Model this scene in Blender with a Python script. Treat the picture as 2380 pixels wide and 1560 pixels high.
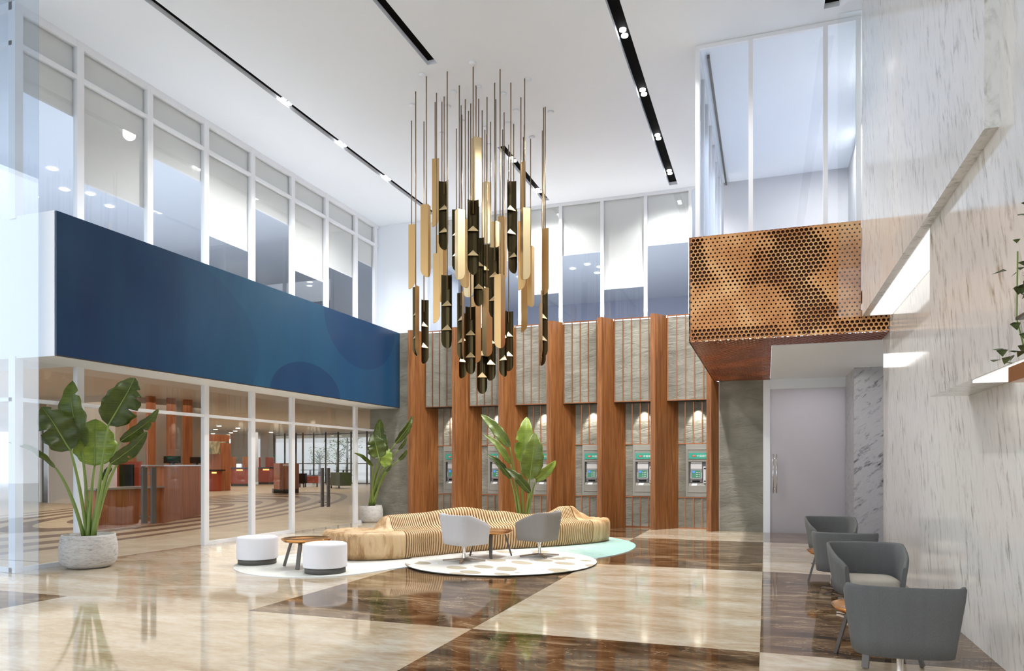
import bpy, math, random
from math import sin, cos, pi, radians, sqrt, tan, atan2
from mathutils import Vector, Matrix, noise

# ---------------------------------------------------------------- scene, camera, sky, exposure
for o in list(bpy.data.objects): bpy.data.objects.remove(o)
SC = bpy.context.scene; COL = SC.collection
F, YAW, VH, H = 1682.6, radians(19.3211), 1079.8, 1.65
cam = bpy.data.cameras.new('camera'); cam.sensor_width = 36; cam.lens = F/2380*36
cam.shift_y = (VH-780)/2380; cam.clip_end = 400
camo = bpy.data.objects.new('camera', cam); COL.objects.link(camo)
camo.location = (0, 0, H); camo.rotation_euler = (pi/2, 0, YAW); SC.camera = camo
SC.view_settings.view_transform = 'Standard'; SC.view_settings.look = 'None'
SC.view_settings.gamma = 1; SC.view_settings.use_curve_mapping = False
SC.view_settings.exposure = 0.53
wd = bpy.data.worlds.new('world'); SC.world = wd; wd.use_nodes = True
bg = wd.node_tree.nodes['Background']; bg.inputs[0].default_value = (.88, .93, 1, 1); bg.inputs[1].default_value = 1.5

def lamp(name, kind, loc, energy, rot=(0, 0, 0), color=(1, 1, 1), size=1, size_y=None, angle=None, blend=.6, parent=None):
    l = bpy.data.lights.new(name, kind); l.energy = energy; l.color = color
    if kind == 'AREA':
        l.shape = 'RECTANGLE'; l.size = size; l.size_y = size_y or size
    else: l.shadow_soft_size = size
    if kind == 'SPOT': l.spot_size = angle; l.spot_blend = blend
    o = bpy.data.objects.new(name, l); COL.objects.link(o); o.location = loc; o.rotation_euler = rot
    if parent: o.parent = parent
    return o
# daylight entering the front facade, added fill strips that brighten the ceiling and the ceiling lights of the rooms beyond
lamp('facade_daylight', 'AREA', (-3.0, -3.8, 4.4), 1350, (pi/2, 0, pi), (.92, .96, 1), 10, 8)
lamp('left_facade_daylight', 'AREA', (-16.5, 1, 4.4), 120, (0, -pi/2, 0), (.93, .97, 1), 8, 10)
lamp('ledge_cove_light', 'AREA', (-5.4, 18.86, 5.62), 45, (pi, 0, 0), (1, .98, .96), 7.5, .15)  # unseen lamp added on the ledge to brighten the ceiling at the back
lamp('fascia_cove_light', 'AREA', (-10.4, 13.3, 5.6), 18, (pi, 0, 0), (.97, .98, 1), .3, 10)  # unseen lamp added above the fascia to wash the ceiling
lamp('upper_left_room_light', 'AREA', (-16, 13.4, 8.5), 210, (0, 0, 0), (.93, .96, 1), 8, 8)
lamp('upper_back_room_light', 'AREA', (-6, 23.5, 8.5), 180, (0, 0, 0), (.93, .96, 1), 9, 5)
for yy in (14.2, 17): lamp('upper_right_room_light', 'AREA', (1.6, yy, 8.65), 62, (0, 0, 0), (1, .99, .97), .35)
lamp('bank_hall_light', 'AREA', (-20, 18, 4.2), 430, (0, 0, 0), (1, .90, .78), 14, 14)
lamp('bank_hall_light', 'AREA', (-32, 38, 4.2), 850, (0, 0, 0), (1, .92, .82), 16, 24)
lamp('passage_light', 'AREA', (1.6, 15.2, 3.6), 14, (0, 0, 0), (1, .97, .94), 1.2, 2)  # added lamp without a fixture, brightens the passage and right side

# ---------------------------------------------------------------- pixel to place helpers
CS, SN = cos(YAW), sin(YAW)
def ray(u, v):
    a = (u-1190)/F
    return Vector((-SN+a*CS, CS+a*SN, (VH-v)/F))
def onz(u, v, z=0): r = ray(u, v); return Vector((0, 0, H))+r*((z-H)/r.z)
def onx(u, v, x): r = ray(u, v); return Vector((0, 0, H))+r*(x/r.x)
def ony(u, v, y): r = ray(u, v); return Vector((0, 0, H))+r*(y/r.y)
def ond(u, v, d): return Vector((0, 0, H))+ray(u, v)*d

# ---------------------------------------------------------------- mesh builder
class MB:
    def __init__(s): s.v = []; s.f = []; s.m = []; s.sm = []
    def add(s, V, Fs, m=0, smooth=False):
        b = len(s.v); s.v += [tuple(p) for p in V]
        for q in Fs: s.f.append([b+i for i in q]); s.m.append(m); s.sm.append(smooth)
        return s
    def box(s, x0, x1, y0, y1, z0, z1, m=0):
        return s.add([(x0,y0,z0),(x1,y0,z0),(x1,y1,z0),(x0,y1,z0),(x0,y0,z1),(x1,y0,z1),(x1,y1,z1),(x0,y1,z1)],
              [(0,3,2,1),(4,5,6,7),(0,1,5,4),(1,2,6,5),(2,3,7,6),(3,0,4,7)], m)
    def prism(s, P, z0, z1, m=0, smooth=False):
        n = len(P); V = [(x,y,z0) for x,y in P]+[(x,y,z1) for x,y in P]
        s.add(V, [tuple(range(n-1,-1,-1)), tuple(range(n,2*n))], m)
        return s.add(V, [(i,(i+1)%n,n+(i+1)%n,n+i) for i in range(n)], m, smooth)
    def lathe(s, P, n=32, c=(0,0), m=0, smooth=True):
        V = [(c[0]+r*cos(2*pi*i/n), c[1]+r*sin(2*pi*i/n), z) for r,z in P for i in range(n)]
        k = len(P); Q = [(j*n+i, j*n+(i+1)%n, (j+1)*n+(i+1)%n, (j+1)*n+i) for j in range(k-1) for i in range(n)]
        s.add(V, Q, m, smooth)
        b = len(s.v)-n*k
        for j, rev in ((0, True), (k-1, False)):
            if P[j][0] > 1e-4:
                L = [b+j*n+i for i in range(n)]
                s.f.append(L[::-1] if rev else L); s.m.append(m); s.sm.append(False)
        return s
    def cyl(s, x, y, z0, z1, r, n=24, m=0): return s.lathe([(r,z0),(r,z1)], n, (x,y), m)
    def tube(s, P, r, n=8, m=0, smooth=True):
        P = [Vector(p) for p in P]; k = len(P); R = r if isinstance(r, (list,tuple)) else [r]*k
        t0 = (P[1]-P[0]).normalized(); a = t0.orthogonal().normalized(); V = []
        for i in range(k):
            t = (P[min(i+1,k-1)]-P[max(i-1,0)]).normalized()
            a = (a-t*a.dot(t)).normalized(); b = t.cross(a)
            V += [P[i]+(a*cos(2*pi*j/n)+b*sin(2*pi*j/n))*R[i] for j in range(n)]
        Q = [(i*n+j, i*n+(j+1)%n, (i+1)*n+(j+1)%n, (i+1)*n+j) for i in range(k-1) for j in range(n)]
        s.add(V, Q, m, smooth); b = len(s.v)-n*k
        s.f.append([b+j for j in range(n)][::-1]); s.m.append(m); s.sm.append(False)
        s.f.append([b+(k-1)*n+j for j in range(n)]); s.m.append(m); s.sm.append(False)
        return s
    def bar(s, p, q, w, h, m=0, up=(0,0,1)):
        p = Vector(p); q = Vector(q); t = (q-p).normalized(); u = Vector(up)
        if abs(t.dot(u)) > .98: u = Vector((0,1,0))
        a = t.cross(u).normalized(); b = a.cross(t)
        V = [c+a*(i*w/2)+b*(j*h/2) for c in (p,q) for i,j in ((-1,-1),(1,-1),(1,1),(-1,1))]
        return s.add(V, [(0,1,2,3),(7,6,5,4),(0,4,5,1),(1,5,6,2),(2,6,7,3),(3,7,4,0)], m)
    def grid(s, fn, nu, nv, m=0, smooth=True, closeu=False):
        V = [fn(i/(nu if closeu else nu-1), j/(nv-1)) for j in range(nv) for i in range(nu)]
        e = nu if closeu else nu-1
        return s.add(V, [(j*nu+i, j*nu+(i+1)%nu, (j+1)*nu+(i+1)%nu, (j+1)*nu+i) for j in range(nv-1) for i in range(e)], m, smooth)
    def build(s, name, mats, parent=None, bevel=0, seg=2, loc=None):
        me = bpy.data.meshes.new(name); me.from_pydata(s.v, [], s.f)
        if not isinstance(mats, (list,tuple)): mats = [mats]
        for a in mats: me.materials.append(a)
        me.polygons.foreach_set('material_index', s.m); me.polygons.foreach_set('use_smooth', s.sm); me.update()
        o = bpy.data.objects.new(name, me); COL.objects.link(o)
        if parent: o.parent = parent
        if loc is not None: o.location = loc
        if bevel:
            b = o.modifiers.new('bevel', 'BEVEL'); b.width = bevel; b.segments = seg; b.limit_method = 'ANGLE'
        return o
def tag(o, label=None, cat=None, group=None, kind=None):
    if label: o['label'] = label
    if cat: o['category'] = cat
    if group: o['group'] = group
    if kind: o['kind'] = kind
    return o
def thing(name, label, cat, loc=(0,0,0), rz=0, group=None):
    o = bpy.data.objects.new(name, None); COL.objects.link(o); o.empty_display_size = .1
    o.location = loc; o.rotation_euler = (0, 0, rz); return tag(o, label, cat, group)
def struct(o): o['kind'] = 'structure'; return o
def copytree(o, parent=None):
    c = o.copy(); COL.objects.link(c)
    if parent: c.parent = parent
    for ch in list(o.children): copytree(ch, c)
    return c
ORD = ['first','second','third','fourth','fifth','sixth','seventh','eighth','ninth','tenth']

# ---------------------------------------------------------------- materials
def mat(name, col=(.8,.8,.8), rough=.5, metal=0, spec=.5, **kw):
    m = bpy.data.materials.new(name); m.use_nodes = True; b = m.node_tree.nodes['Principled BSDF']
    b.inputs['Base Color'].default_value = (*col, 1); b.inputs['Roughness'].default_value = rough
    b.inputs['Metallic'].default_value = metal; b.inputs['Specular IOR Level'].default_value = spec
    for k, v in kw.items(): b.inputs[k.replace('_', ' ')].default_value = v
    return m
class NT:
    def __init__(s, m): s.m = m; s.t = m.node_tree; s.b = s.t.nodes['Principled BSDF']
    def n(s, ty, **kw):
        x = s.t.nodes.new('ShaderNode'+ty)
        for k, v in kw.items(): setattr(x, k, v)
        return x
    def l(s, a, b): s.t.links.new(a, b)
    def coord(s, scale=(1,1,1), rot=(0,0,0), loc=(0,0,0), which='Object'):
        c = s.n('TexCoord'); mp = s.n('Mapping'); mp.inputs['Scale'].default_value = scale
        mp.inputs['Location'].default_value = loc
        src = c.outputs[which]
        if any(rot):
            r = s.n('Mapping'); r.inputs['Rotation'].default_value = rot; s.l(src, r.inputs[0]); src = r.outputs[0]
        s.l(src, mp.inputs[0]); return mp.outputs[0]
    def noise(s, vec, scale, detail=4, rough=.55, dist=0):
        x = s.n('TexNoise'); x.inputs['Scale'].default_value = scale; x.inputs['Detail'].default_value = detail
        x.inputs['Roughness'].default_value = rough; x.inputs['Distortion'].default_value = dist
        s.l(vec, x.inputs['Vector']); return x.outputs['Fac']
    def ramp(s, fac, stops, interp='LINEAR'):
        r = s.n('ValToRGB'); r.color_ramp.interpolation = interp; e = r.color_ramp.elements
        while len(e) > len(stops): e.remove(e[-1])
        while len(e) < len(stops): e.new(.5)
        for q, (p, c) in zip(e, stops): q.position = p; q.color = (*c, 1) if len(c) == 3 else c
        s.l(fac, r.inputs[0]); return r.outputs[0]
    def math(s, op, a, b=None, c=None):
        x = s.n('Math', operation=op)
        for i, v in enumerate((a, b, c)):
            if v is None: continue
            if isinstance(v, (int, float)): x.inputs[i].default_value = v
            else: s.l(v, x.inputs[i])
        return x.outputs[0]
    def mix(s, fac, a, b, blend='MIX'):
        x = s.n('Mix', data_type='RGBA', blend_type=blend)
        for sk, v in ((x.inputs[0], fac), (x.inputs[6], a), (x.inputs[7], b)):
            if isinstance(v, (int, float)): sk.default_value = v
            elif isinstance(v, tuple): sk.default_value = (*v, 1)
            else: s.l(v, sk)
        return x.outputs[2]
    def col(s, c): s.l(c, s.b.inputs['Base Color'])
    def bump(s, h, strength=.3, dist=.02):
        x = s.n('Bump'); x.inputs['Strength'].default_value = strength; x.inputs['Distance'].default_value = dist
        s.l(h, x.inputs['Height']); s.l(x.outputs[0], s.b.inputs['Normal'])
g3 = lambda v: (v, v, v)
M = {}
M['white'] = mat('white_paint', (.82,.87,.93), .6, spec=.3)
M['frame'] = mat('white_frame', (.83,.85,.89), .35)
M['upwall'] = mat('cool_grey_paint', (.52,.56,.70), .7, spec=.2)
M['upgrey'] = mat('light_grey_paint', (.60,.60,.63), .7, spec=.2)
M['upwhite'] = mat('pale_paint', (.74,.76,.82), .7, spec=.2)
M['blind'] = mat('blind_fabric', (.80,.80,.80), .8, spec=.1)
M['black'] = mat('matt_black', (.004,.004,.004), .8, spec=.05)
M['dark'] = mat('dark_metal', (.05,.045,.04), .4, .6)
M['legdark'] = mat('bronze_grey_leg', (.10,.09,.08), .35, .7)
M['foot'] = mat('brown_chrome', (.34,.29,.25), .2, 1)
M['chrome'] = mat('chrome', (.75,.74,.73), .12, 1)
M['gold'] = mat('satin_gold', (.66,.43,.19), .34, 1)
M['goldpale'] = mat('pale_gold', (.84,.68,.40), .38, 1)  # paler copy of the gold: light on the brighter pieces put into colour
M['bronze'] = mat('dark_bronze', (.075,.058,.028), .28, 1)
M['rod'] = mat('brass_rod', (.33,.24,.14), .35, 1)
M['coptray'] = mat('copper_tray', (.62,.30,.10), .22, 1)
M['trim'] = mat('copper_trim', (.36,.14,.06), .3, .85)
M['soil'] = mat('soil', (.03,.02,.012), .95)
M['stem'] = mat('green_stem', (.20,.28,.06), .5)
M['screen_green'] = mat('sign_green', (.03,.33,.24), .4)
M['red'] = mat('logo_red', (.55,.06,.04), .5)
M['text'] = mat('text_white', (.85,.85,.85), .5)
M['boot'] = mat('plinth_grey', (.10,.095,.085), .6)
M['blackglass'] = mat('dark_gloss', (.01,.01,.012), .1)
M['redwood'] = mat('red_wood', (.33,.055,.022), .3)
M['stonetop'] = mat('grey_worktop', (.30,.28,.26), .2)
M['greyfloor'] = mat('grey_paving', (.45,.44,.42), .7)
M['sofa'] = mat('olive_sofa', (.06,.075,.045), .6)

def emit(name, col, st):
    m = mat(name, col, .5); b = m.node_tree.nodes['Principled BSDF']
    b.inputs['Emission Color'].default_value = (*col, 1); b.inputs['Emission Strength'].default_value = st; return m
M['glow'] = emit('lamp_glow', (1,1,1), 6); M['warmglow'] = emit('warm_lamp', (1,.93,.82), 5)
M['led'] = emit('led_white', (1,1,1), .72); M['underglow'] = emit('warm_strip', (1,.42,.12), 1.6)
M['screen'] = emit('screen_lit', (.03,.16,.10), .35); M['screenblue'] = emit('screen_blue', (.07,.2,.6), .5)
M['icon'] = emit('screen_icon', (.6,.62,.55), .3)

def glass(name, tint=(1,1,1), refl=1.0, ior=1.5, rough=0):
    m = bpy.data.materials.new(name); m.use_nodes = True; t = m.node_tree; t.nodes.clear()
    o = t.nodes.new('ShaderNodeOutputMaterial'); mx = t.nodes.new('ShaderNodeMixShader')
    tr = t.nodes.new('ShaderNodeBsdfTransparent'); gl = t.nodes.new('ShaderNodeBsdfGlossy'); fr = t.nodes.new('ShaderNodeFresnel')
    mu = t.nodes.new('ShaderNodeMath'); mu.operation = 'MULTIPLY'; mu.inputs[1].default_value = refl
    fr.inputs[0].default_value = ior; tr.inputs[0].default_value = (*tint, 1); gl.inputs['Roughness'].default_value = rough
    gl.inputs['Color'].default_value = (1,1,1,1)
    ge = t.nodes.new('ShaderNodeNewGeometry'); mr = t.nodes.new('ShaderNodeMapRange')
    mr.inputs['To Min'].default_value = ior; mr.inputs['To Max'].default_value = 1/ior
    t.links.new(ge.outputs['Backfacing'], mr.inputs[0]); t.links.new(mr.outputs[0], fr.inputs[0])
    t.links.new(fr.outputs[0], mu.inputs[0]); t.links.new(mu.outputs[0], mx.inputs[0])
    t.links.new(tr.outputs[0], mx.inputs[1]); t.links.new(gl.outputs[0], mx.inputs[2]); t.links.new(mx.outputs[0], o.inputs[0])
    return m
M['glass'] = glass('clear_glass', (.97,.98,.98)); M['glassblue'] = glass('blue_glass', (.88,.92,.96), 1.6)
M['glassdark'] = glass('grey_glass', (.42,.47,.56), 1.2)

def m_beige():
    m = mat('beige_marble', rough=.06, spec=.55); t = NT(m); c = t.coord((.55,1.5,1))
    a = t.noise(c, 1.3, 8, .65, .6); b = t.noise(t.coord((1,3.2,1)), 4.5, 8, .7, 1.2)
    f = t.math('ADD', t.math('MULTIPLY', a, .6), t.math('MULTIPLY', b, .4))
    t.col(t.ramp(f, [(.36,(.38,.275,.165)),(.45,(.50,.40,.275)),(.54,(.60,.52,.40)),(.66,(.72,.68,.60))])); return m
M['beige'] = m_beige()
def m_brown():
    m = mat('brown_marble', rough=.06, spec=.42); t = NT(m)
    a = t.noise(t.coord((.8,2.2,1)), 1.15, 10, .68, 1.2); v = t.noise(t.coord((.7,2.2,1)), 1.5, 4, .55, 1.6)
    base = t.ramp(a, [(.36,(.022,.011,.005)),(.46,(.085,.045,.020)),(.55,(.17,.10,.050)),(.66,(.36,.27,.17))])
    vein = t.ramp(t.math('ABSOLUTE', t.math('SUBTRACT', v, .5)), [(0,g3(.9)),(.004,g3(.3)),(.014,g3(0))])
    t.col(t.mix(vein, base, (.40,.31,.20))); return m
M['brown'] = m_brown()
def m_marble(name, base, vein, rot, sc=1., rough=.10, strong=1.):
    m = mat(name, rough=rough, spec=.5); t = NT(m)
    c = t.coord((1*sc,1.25*sc,.33*sc), rot)
    a = t.noise(c, 10, 9, .68, .4); b = t.noise(t.coord((.5*sc,.8*sc,.10*sc), rot), 2.2, 5, .6, .3); d = t.noise(c, 13, 5, .6, 0)
    f = t.ramp(a, [(.0,g3(0)),(.505,g3(0)),(.59,g3(.38*strong)),(.68,g3(.95*strong))])
    k = t.ramp(b, [(.40,g3(.10)),(.58,g3(1))]); fk = t.math('MULTIPLY', f, k)
    cl = t.ramp(d, [(.3,tuple(x*.93 for x in base)),(.7,base)])
    t.col(t.mix(fk, cl, vein)); return m
M['marble'] = m_marble('white_marble', (.76,.755,.73), (.27,.25,.20), (radians(20),0,0))
M['marblegrey'] = m_marble('grey_marble', (.46,.46,.49), (.07,.07,.08), (0,radians(-50),0), 1.3, .2, 1.3)
def m_wood(name, a, b, c, sc=(9,9,.5), rough=.38, seed=0):
    m = mat(name, rough=rough, spec=.45); t = NT(m); v = t.coord(sc, loc=(seed,seed*.7,0))
    n1 = t.noise(v, 1.6, 6, .6, 1.0); n2 = t.noise(t.coord((sc[0]*7,sc[1]*7,sc[2]*1.6)), 1.6, 4, .6)
    f = t.math('ADD', t.math('MULTIPLY', n1, .65), t.math('MULTIPLY', n2, .35))
    t.col(t.ramp(f, [(.34,a),(.5,b),(.66,c)])); t.bump(n2, .08, .01); return m
M['wood'] = m_wood('teak_fin', (.115,.040,.010), (.215,.082,.024), (.31,.138,.048))
M['hallwood'] = m_wood('cherry_panel', (.25,.06,.02), (.38,.12,.04), (.46,.18,.07), (5,5,.4), .55)
def m_bench():
    m = mat('oak_bench', rough=.42); t = NT(m)
    n1 = t.noise(t.coord((3.2,3.2,.35)), 1.0, 4, .55, 1.2); n2 = t.noise(t.coord((60,60,4)), 1, 4, .6)
    w = t.math('PINGPONG', t.math('MULTIPLY', n1, 5), 1)
    f = t.math('ADD', t.math('MULTIPLY', w, .5), t.math('MULTIPLY', n2, .5))
    t.col(t.ramp(f, [(.2,(.72,.53,.31)),(.5,(.62,.42,.22)),(.72,(.40,.23,.10))])); return m
M['oak'] = m_bench()
M['oakslat'] = m_wood('oak_slat', (.58,.38,.19), (.66,.46,.25), (.72,.53,.31), (3,3,3), .45)
M['oakcore'] = mat('oak_core', (.06,.025,.010), .8)  # inner body added and coloured dark so the slat gaps read dark
def m_stone():
    m = mat('slate_stone', rough=.72, spec=.35); t = NT(m); c = t.coord((1,1,1.7))
    a = t.noise(c, 1.5, 6, .55, .3); b = t.noise(t.coord((1,1,3.6), (0,radians(7),0)), 2.6, 7, .56, .7); w = t.noise(t.coord((.55,.55,1.2), (0,radians(14),0)), .9, 5, .62, 1.2)
    cr = t.ramp(t.math('ABSOLUTE', t.math('SUBTRACT', w, .5)), [(0,g3(0)),(.002,g3(.5)),(.005,g3(1))])
    col = t.ramp(a, [(.3,(.165,.16,.13)),(.5,(.215,.21,.175)),(.7,(.27,.265,.225))])
    t.col(t.mix(t.math('MULTIPLY', t.math('SUBTRACT', 1, cr), .45), col, (.16,.145,.115)))
    st = t.ramp(b, [(.35,g3(0)),(.48,g3(.55)),(.52,g3(.6)),(.66,g3(1))])
    t.bump(t.math('ADD', t.math('MULTIPLY', st, .8), t.math('MULTIPLY', cr, .5)), .42, .04); return m
M['stone'] = m_stone()
def m_copper():
    m = mat('perforated_copper', rough=.42, metal=.85); t = NT(m)
    a = t.noise(t.coord((1.1,1,1.1)), 1.1, 5, .55, .6)
    t.col(t.ramp(a, [(.32,(.42,.17,.06)),(.5,(.60,.29,.115)),(.68,(.78,.46,.21))])); return m
M['copper'] = m_copper()
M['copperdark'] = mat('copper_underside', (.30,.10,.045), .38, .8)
M['holeback'] = mat('hole_backing', (.075,.028,.010), .25, .6)
M['softback'] = mat('soffit_backing', (.75,.68,.55), .6)
def m_screen():
    m = mat('blue_display', rough=.22, spec=.3); t = NT(m); c = t.coord()
    sep = t.n('SeparateXYZ'); t.l(c, sep.inputs[0]); y = sep.outputs[1]; z = sep.outputs[2]
    def ell(cy, cz, ry, rz):
        d = t.math('ADD', t.math('POWER', t.math('DIVIDE', t.math('SUBTRACT', y, cy), ry), 2), t.math('POWER', t.math('DIVIDE', t.math('SUBTRACT', z, cz), rz), 2))
        return t.math('LESS_THAN', d, 1)
    n = t.noise(t.coord((1,.8,.25)), 1.2, 3, .5)
    k = t.math('ADD', t.math('MULTIPLY', t.math('SUBTRACT', y, 8), .075), t.math('MULTIPLY', n, .6))
    base = t.ramp(k, [(.25,(.012,.036,.100)),(.62,(.016,.074,.140)),(.95,(.014,.058,.130))])
    darker = (.011,.036,.10)
    base = t.mix(t.math('MULTIPLY', ell(14.2,3.25,1.35,.75), .75), base, darker)
    base = t.mix(t.math('MULTIPLY', ell(16.6,5.4,1.75,1.25), .6), base, darker)
    base = t.mix(t.math('MULTIPLY', ell(8.3,3.9,4.2,1.9), .2), base, darker)
    t.col(base); return m
M['display'] = m_screen()
def m_fabric(name, col, sc=160, dark=.75):
    m = mat(name, rough=.9, spec=.15); t = NT(m); a = t.noise(t.coord(), sc, 3, .7); b = t.noise(t.coord((9,9,.7)), 1.4, 3)
    f = t.math('ADD', t.math('MULTIPLY', a, .8), t.math('MULTIPLY', b, .3))
    t.col(t.ramp(f, [(.35,tuple(x*dark for x in col)),(.7,col)])); t.bump(a, .15, .004); return m
M['fabgreen'] = m_fabric('grey_green_wool', (.15,.155,.154)); M['fabseat'] = m_fabric('warm_grey_seat', (.42,.39,.34))
M['fablight'] = m_fabric('pale_grey_wool', (.56,.55,.56), 160, .88); M['fabtaupe'] = m_fabric('taupe_wool', (.30,.28,.26), 160, .85)
M['fabwhite'] = m_fabric('white_boucle', (.82,.82,.86), 160, .95); M['fabcream'] = m_fabric('cream_seat', (.70,.69,.66), 160, .92)
def m_pot():
    m = mat('travertine_pot', rough=.85, spec=.2); t = NT(m); a = t.noise(t.coord((2,2,9)), 5, 8, .7, .6); b = t.noise(t.coord((4,4,14)), 9, 5, .7)
    t.col(t.ramp(a, [(.32,(.30,.285,.26)),(.47,(.52,.50,.475)),(.68,(.62,.61,.59))])); t.bump(b, .5, .012); return m
M['pot'] = m_pot()
def m_leaf(name, a, b):
    m = mat(name, rough=.36, spec=.45); t = NT(m); n = t.noise(t.coord((1,1,1)), 4, 3); w = t.noise(t.coord((2,2,30)), 3, 3, .5, .4)
    t.col(t.ramp(t.math('ADD', t.math('MULTIPLY', n, .5), t.math('MULTIPLY', w, .5)), [(.36,a),(.64,b)]))
    t.b.inputs['Subsurface Weight'].default_value = 0; return m
M['leafdark'] = m_leaf('leaf_dark', (.022,.040,.004), (.075,.105,.012)); M['leaf'] = m_leaf('leaf_mid', (.05,.085,.008), (.15,.20,.025))
M['leafbright'] = m_leaf('leaf_bright', (.11,.18,.018), (.27,.36,.05)); M['ivy'] = m_leaf('ivy_leaf', (.02,.05,.012), (.16,.20,.08))
def m_rug():
    m = mat('dyed_rug', rough=.95, spec=.05); t = NT(m); c = t.coord(); sep = t.n('SeparateXYZ'); t.l(c, sep.inputs[0])
    n = t.noise(t.coord((1,7,1), (0,0,radians(20))), 4, 6, .7); fine = t.noise(t.coord((20,120,1)), 1, 2)
    k = t.math('ADD', t.math('MULTIPLY', t.math('ADD', sep.outputs[0], 5.0), .42), t.math('MULTIPLY', t.math('SUBTRACT', n, .5), 2.2))
    base = t.ramp(k, [(.12,(.80,.81,.77)),(.45,(.60,.70,.64)),(.8,(.33,.51,.47))])
    t.col(t.mix(t.math('MULTIPLY', fine, .35), base, (.72,.74,.68), 'MULTIPLY')); t.bump(fine, .3, .004); return m
M['rug'] = m_rug()
def m_rug2():
    m = mat('leaf_pattern_rug', rough=.95, spec=.05); t = NT(m)
    v = t.n('TexVoronoi'); v.inputs['Scale'].default_value = 2.1; t.l(t.coord((1,1.5,1), (0,0,radians(35))), v.inputs['Vector'])
    sp = t.n('SeparateColor'); t.l(v.outputs['Color'], sp.inputs[0]); fine = t.noise(t.coord(), 140, 2)
    pick = t.math('MULTIPLY', t.math('GREATER_THAN', sp.outputs[0], .47), t.math('LESS_THAN', v.outputs['Distance'], .46))
    beige = t.ramp(fine, [(.35,(.36,.31,.22)),(.65,(.55,.50,.40))])
    pale = t.mix(t.math('GREATER_THAN', sp.outputs[1], .5), (.80,.80,.79), (.70,.69,.65))
    t.col(t.mix(pick, pale, beige)); return m
M['rug2'] = m_rug2()
def m_hallfloor():
    m = mat('hall_floor', rough=.32, spec=.3); t = NT(m); c = t.coord(); sep = t.n('SeparateXYZ'); t.l(c, sep.inputs[0])
    lat = t.math('ADD', t.math('MULTIPLY', sep.outputs[0], CS), t.math('MULTIPLY', sep.outputs[1], SN))
    dep = t.math('ADD', t.math('MULTIPLY', sep.outputs[0], -SN), t.math('MULTIPLY', sep.outputs[1], CS))
    dx = t.math('ADD', lat, 12.0); dy = t.math('DIVIDE', t.math('SUBTRACT', dep, 26.6), 3.6)
    r = t.math('SQRT', t.math('ADD', t.math('POWER', dx, 2), t.math('POWER', dy, 2)))
    b = t.math('FRACT', t.math('MULTIPLY', r, 1.38))
    ring = t.math('MULTIPLY', t.math('LESS_THAN', b, .48), t.math('LESS_THAN', r, 4.6))
    n = t.noise(t.coord((1,1,1)), 2, 5)
    light = t.ramp(n, [(.35,(.50,.39,.26)),(.65,(.62,.51,.37))])
    t.col(t.mix(ring, light, (.13,.06,.028))); return m
M['hallfloor'] = m_hallfloor()
def m_frost():
    m = bpy.data.materials.new('frosted_glass'); m.use_nodes = True; t = m.node_tree; t.nodes.clear()
    o = t.nodes.new('ShaderNodeOutputMaterial'); a = t.nodes.new('ShaderNodeBsdfTranslucent'); b = t.nodes.new('ShaderNodeBsdfPrincipled')
    a.inputs[0].default_value = (.72,.71,.74,1); b.inputs['Base Color'].default_value = (.52,.51,.54,1); b.inputs['Roughness'].default_value = .32
    mx = t.nodes.new('ShaderNodeMixShader'); mx.inputs[0].default_value = .55
    t.links.new(a.outputs[0], mx.inputs[1]); t.links.new(b.outputs[0], mx.inputs[2]); t.links.new(mx.outputs[0], o.inputs[0]); return m
M['frost'] = m_frost()
M['hallwall'] = mat('beige_hall_wall', (.50,.44,.37), .6); M['hallceil'] = mat('hall_ceiling', (.70,.66,.60), .6)
M['atm'] = m_fabric('atm_grey', (.31,.305,.28), 220, .85); M['atmlight'] = mat('atm_light_grey', (.60,.60,.60), .4); M['atmdark'] = mat('atm_dark', (.10,.10,.10), .35)

# ---------------------------------------------------------------- shell: floor, ceiling, walls
CZ = 8.72
xs = [-17, -8.255, -5.51, -2.782, -.05, 3.4]; ys = [-4, 1.62, 6.72, 11.79, 16.25, 19.3]
DARK = {(0,1), (2,0), (3,1), (4,0), (2,2), (4,2), (3,3), (2,4), (4,4)}
fl = MB(); gp = .004
for i in range(5):
    for j in range(5):
        if xs[i] < -10.9 and j >= 2:
            fl.add([(-10.95,ys[j],0),(xs[i+1],ys[j],0),(xs[i+1],ys[j+1],0),(-10.95,ys[j+1],0)], [(0,1,2,3)], 0); continue
        fl.add([(xs[i],ys[j],0),(xs[i+1],ys[j],0),(xs[i+1],ys[j+1],0),(xs[i],ys[j+1],0)], [(0,1,2,3)], 1 if (i,j) in DARK else 0)
fl.box(-17,3.4,-4,19.3,-.3,-.004,0)
struct(fl.build('floor', [M['beige'], M['brown']]))

ce = MB()
def cbox(x0, x1, y0, y1): ce.box(x0, x1, y0, y1, CZ, CZ+.4)
cbox(-17,-8.93,-4,19); cbox(-8.77,-5.65,-4,19); cbox(-5.46,-2.31,-4,19); cbox(-2.10,.85,-4,19); cbox(1.07,3.4,-4,19)
cbox(-8.93,-8.77,18.6,19); cbox(-5.65,-5.46,11.60,15.10); cbox(-5.65,-5.46,18.6,19); cbox(-2.31,-2.10,18.62,19); cbox(.85,1.07,12.2,19)
cbox(-5.65,-5.46,-4,5); cbox(-24,-17,7.9,19); cbox(-24,3.4,19,31)
struct(ce.build('ceiling', M['white']))
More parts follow.
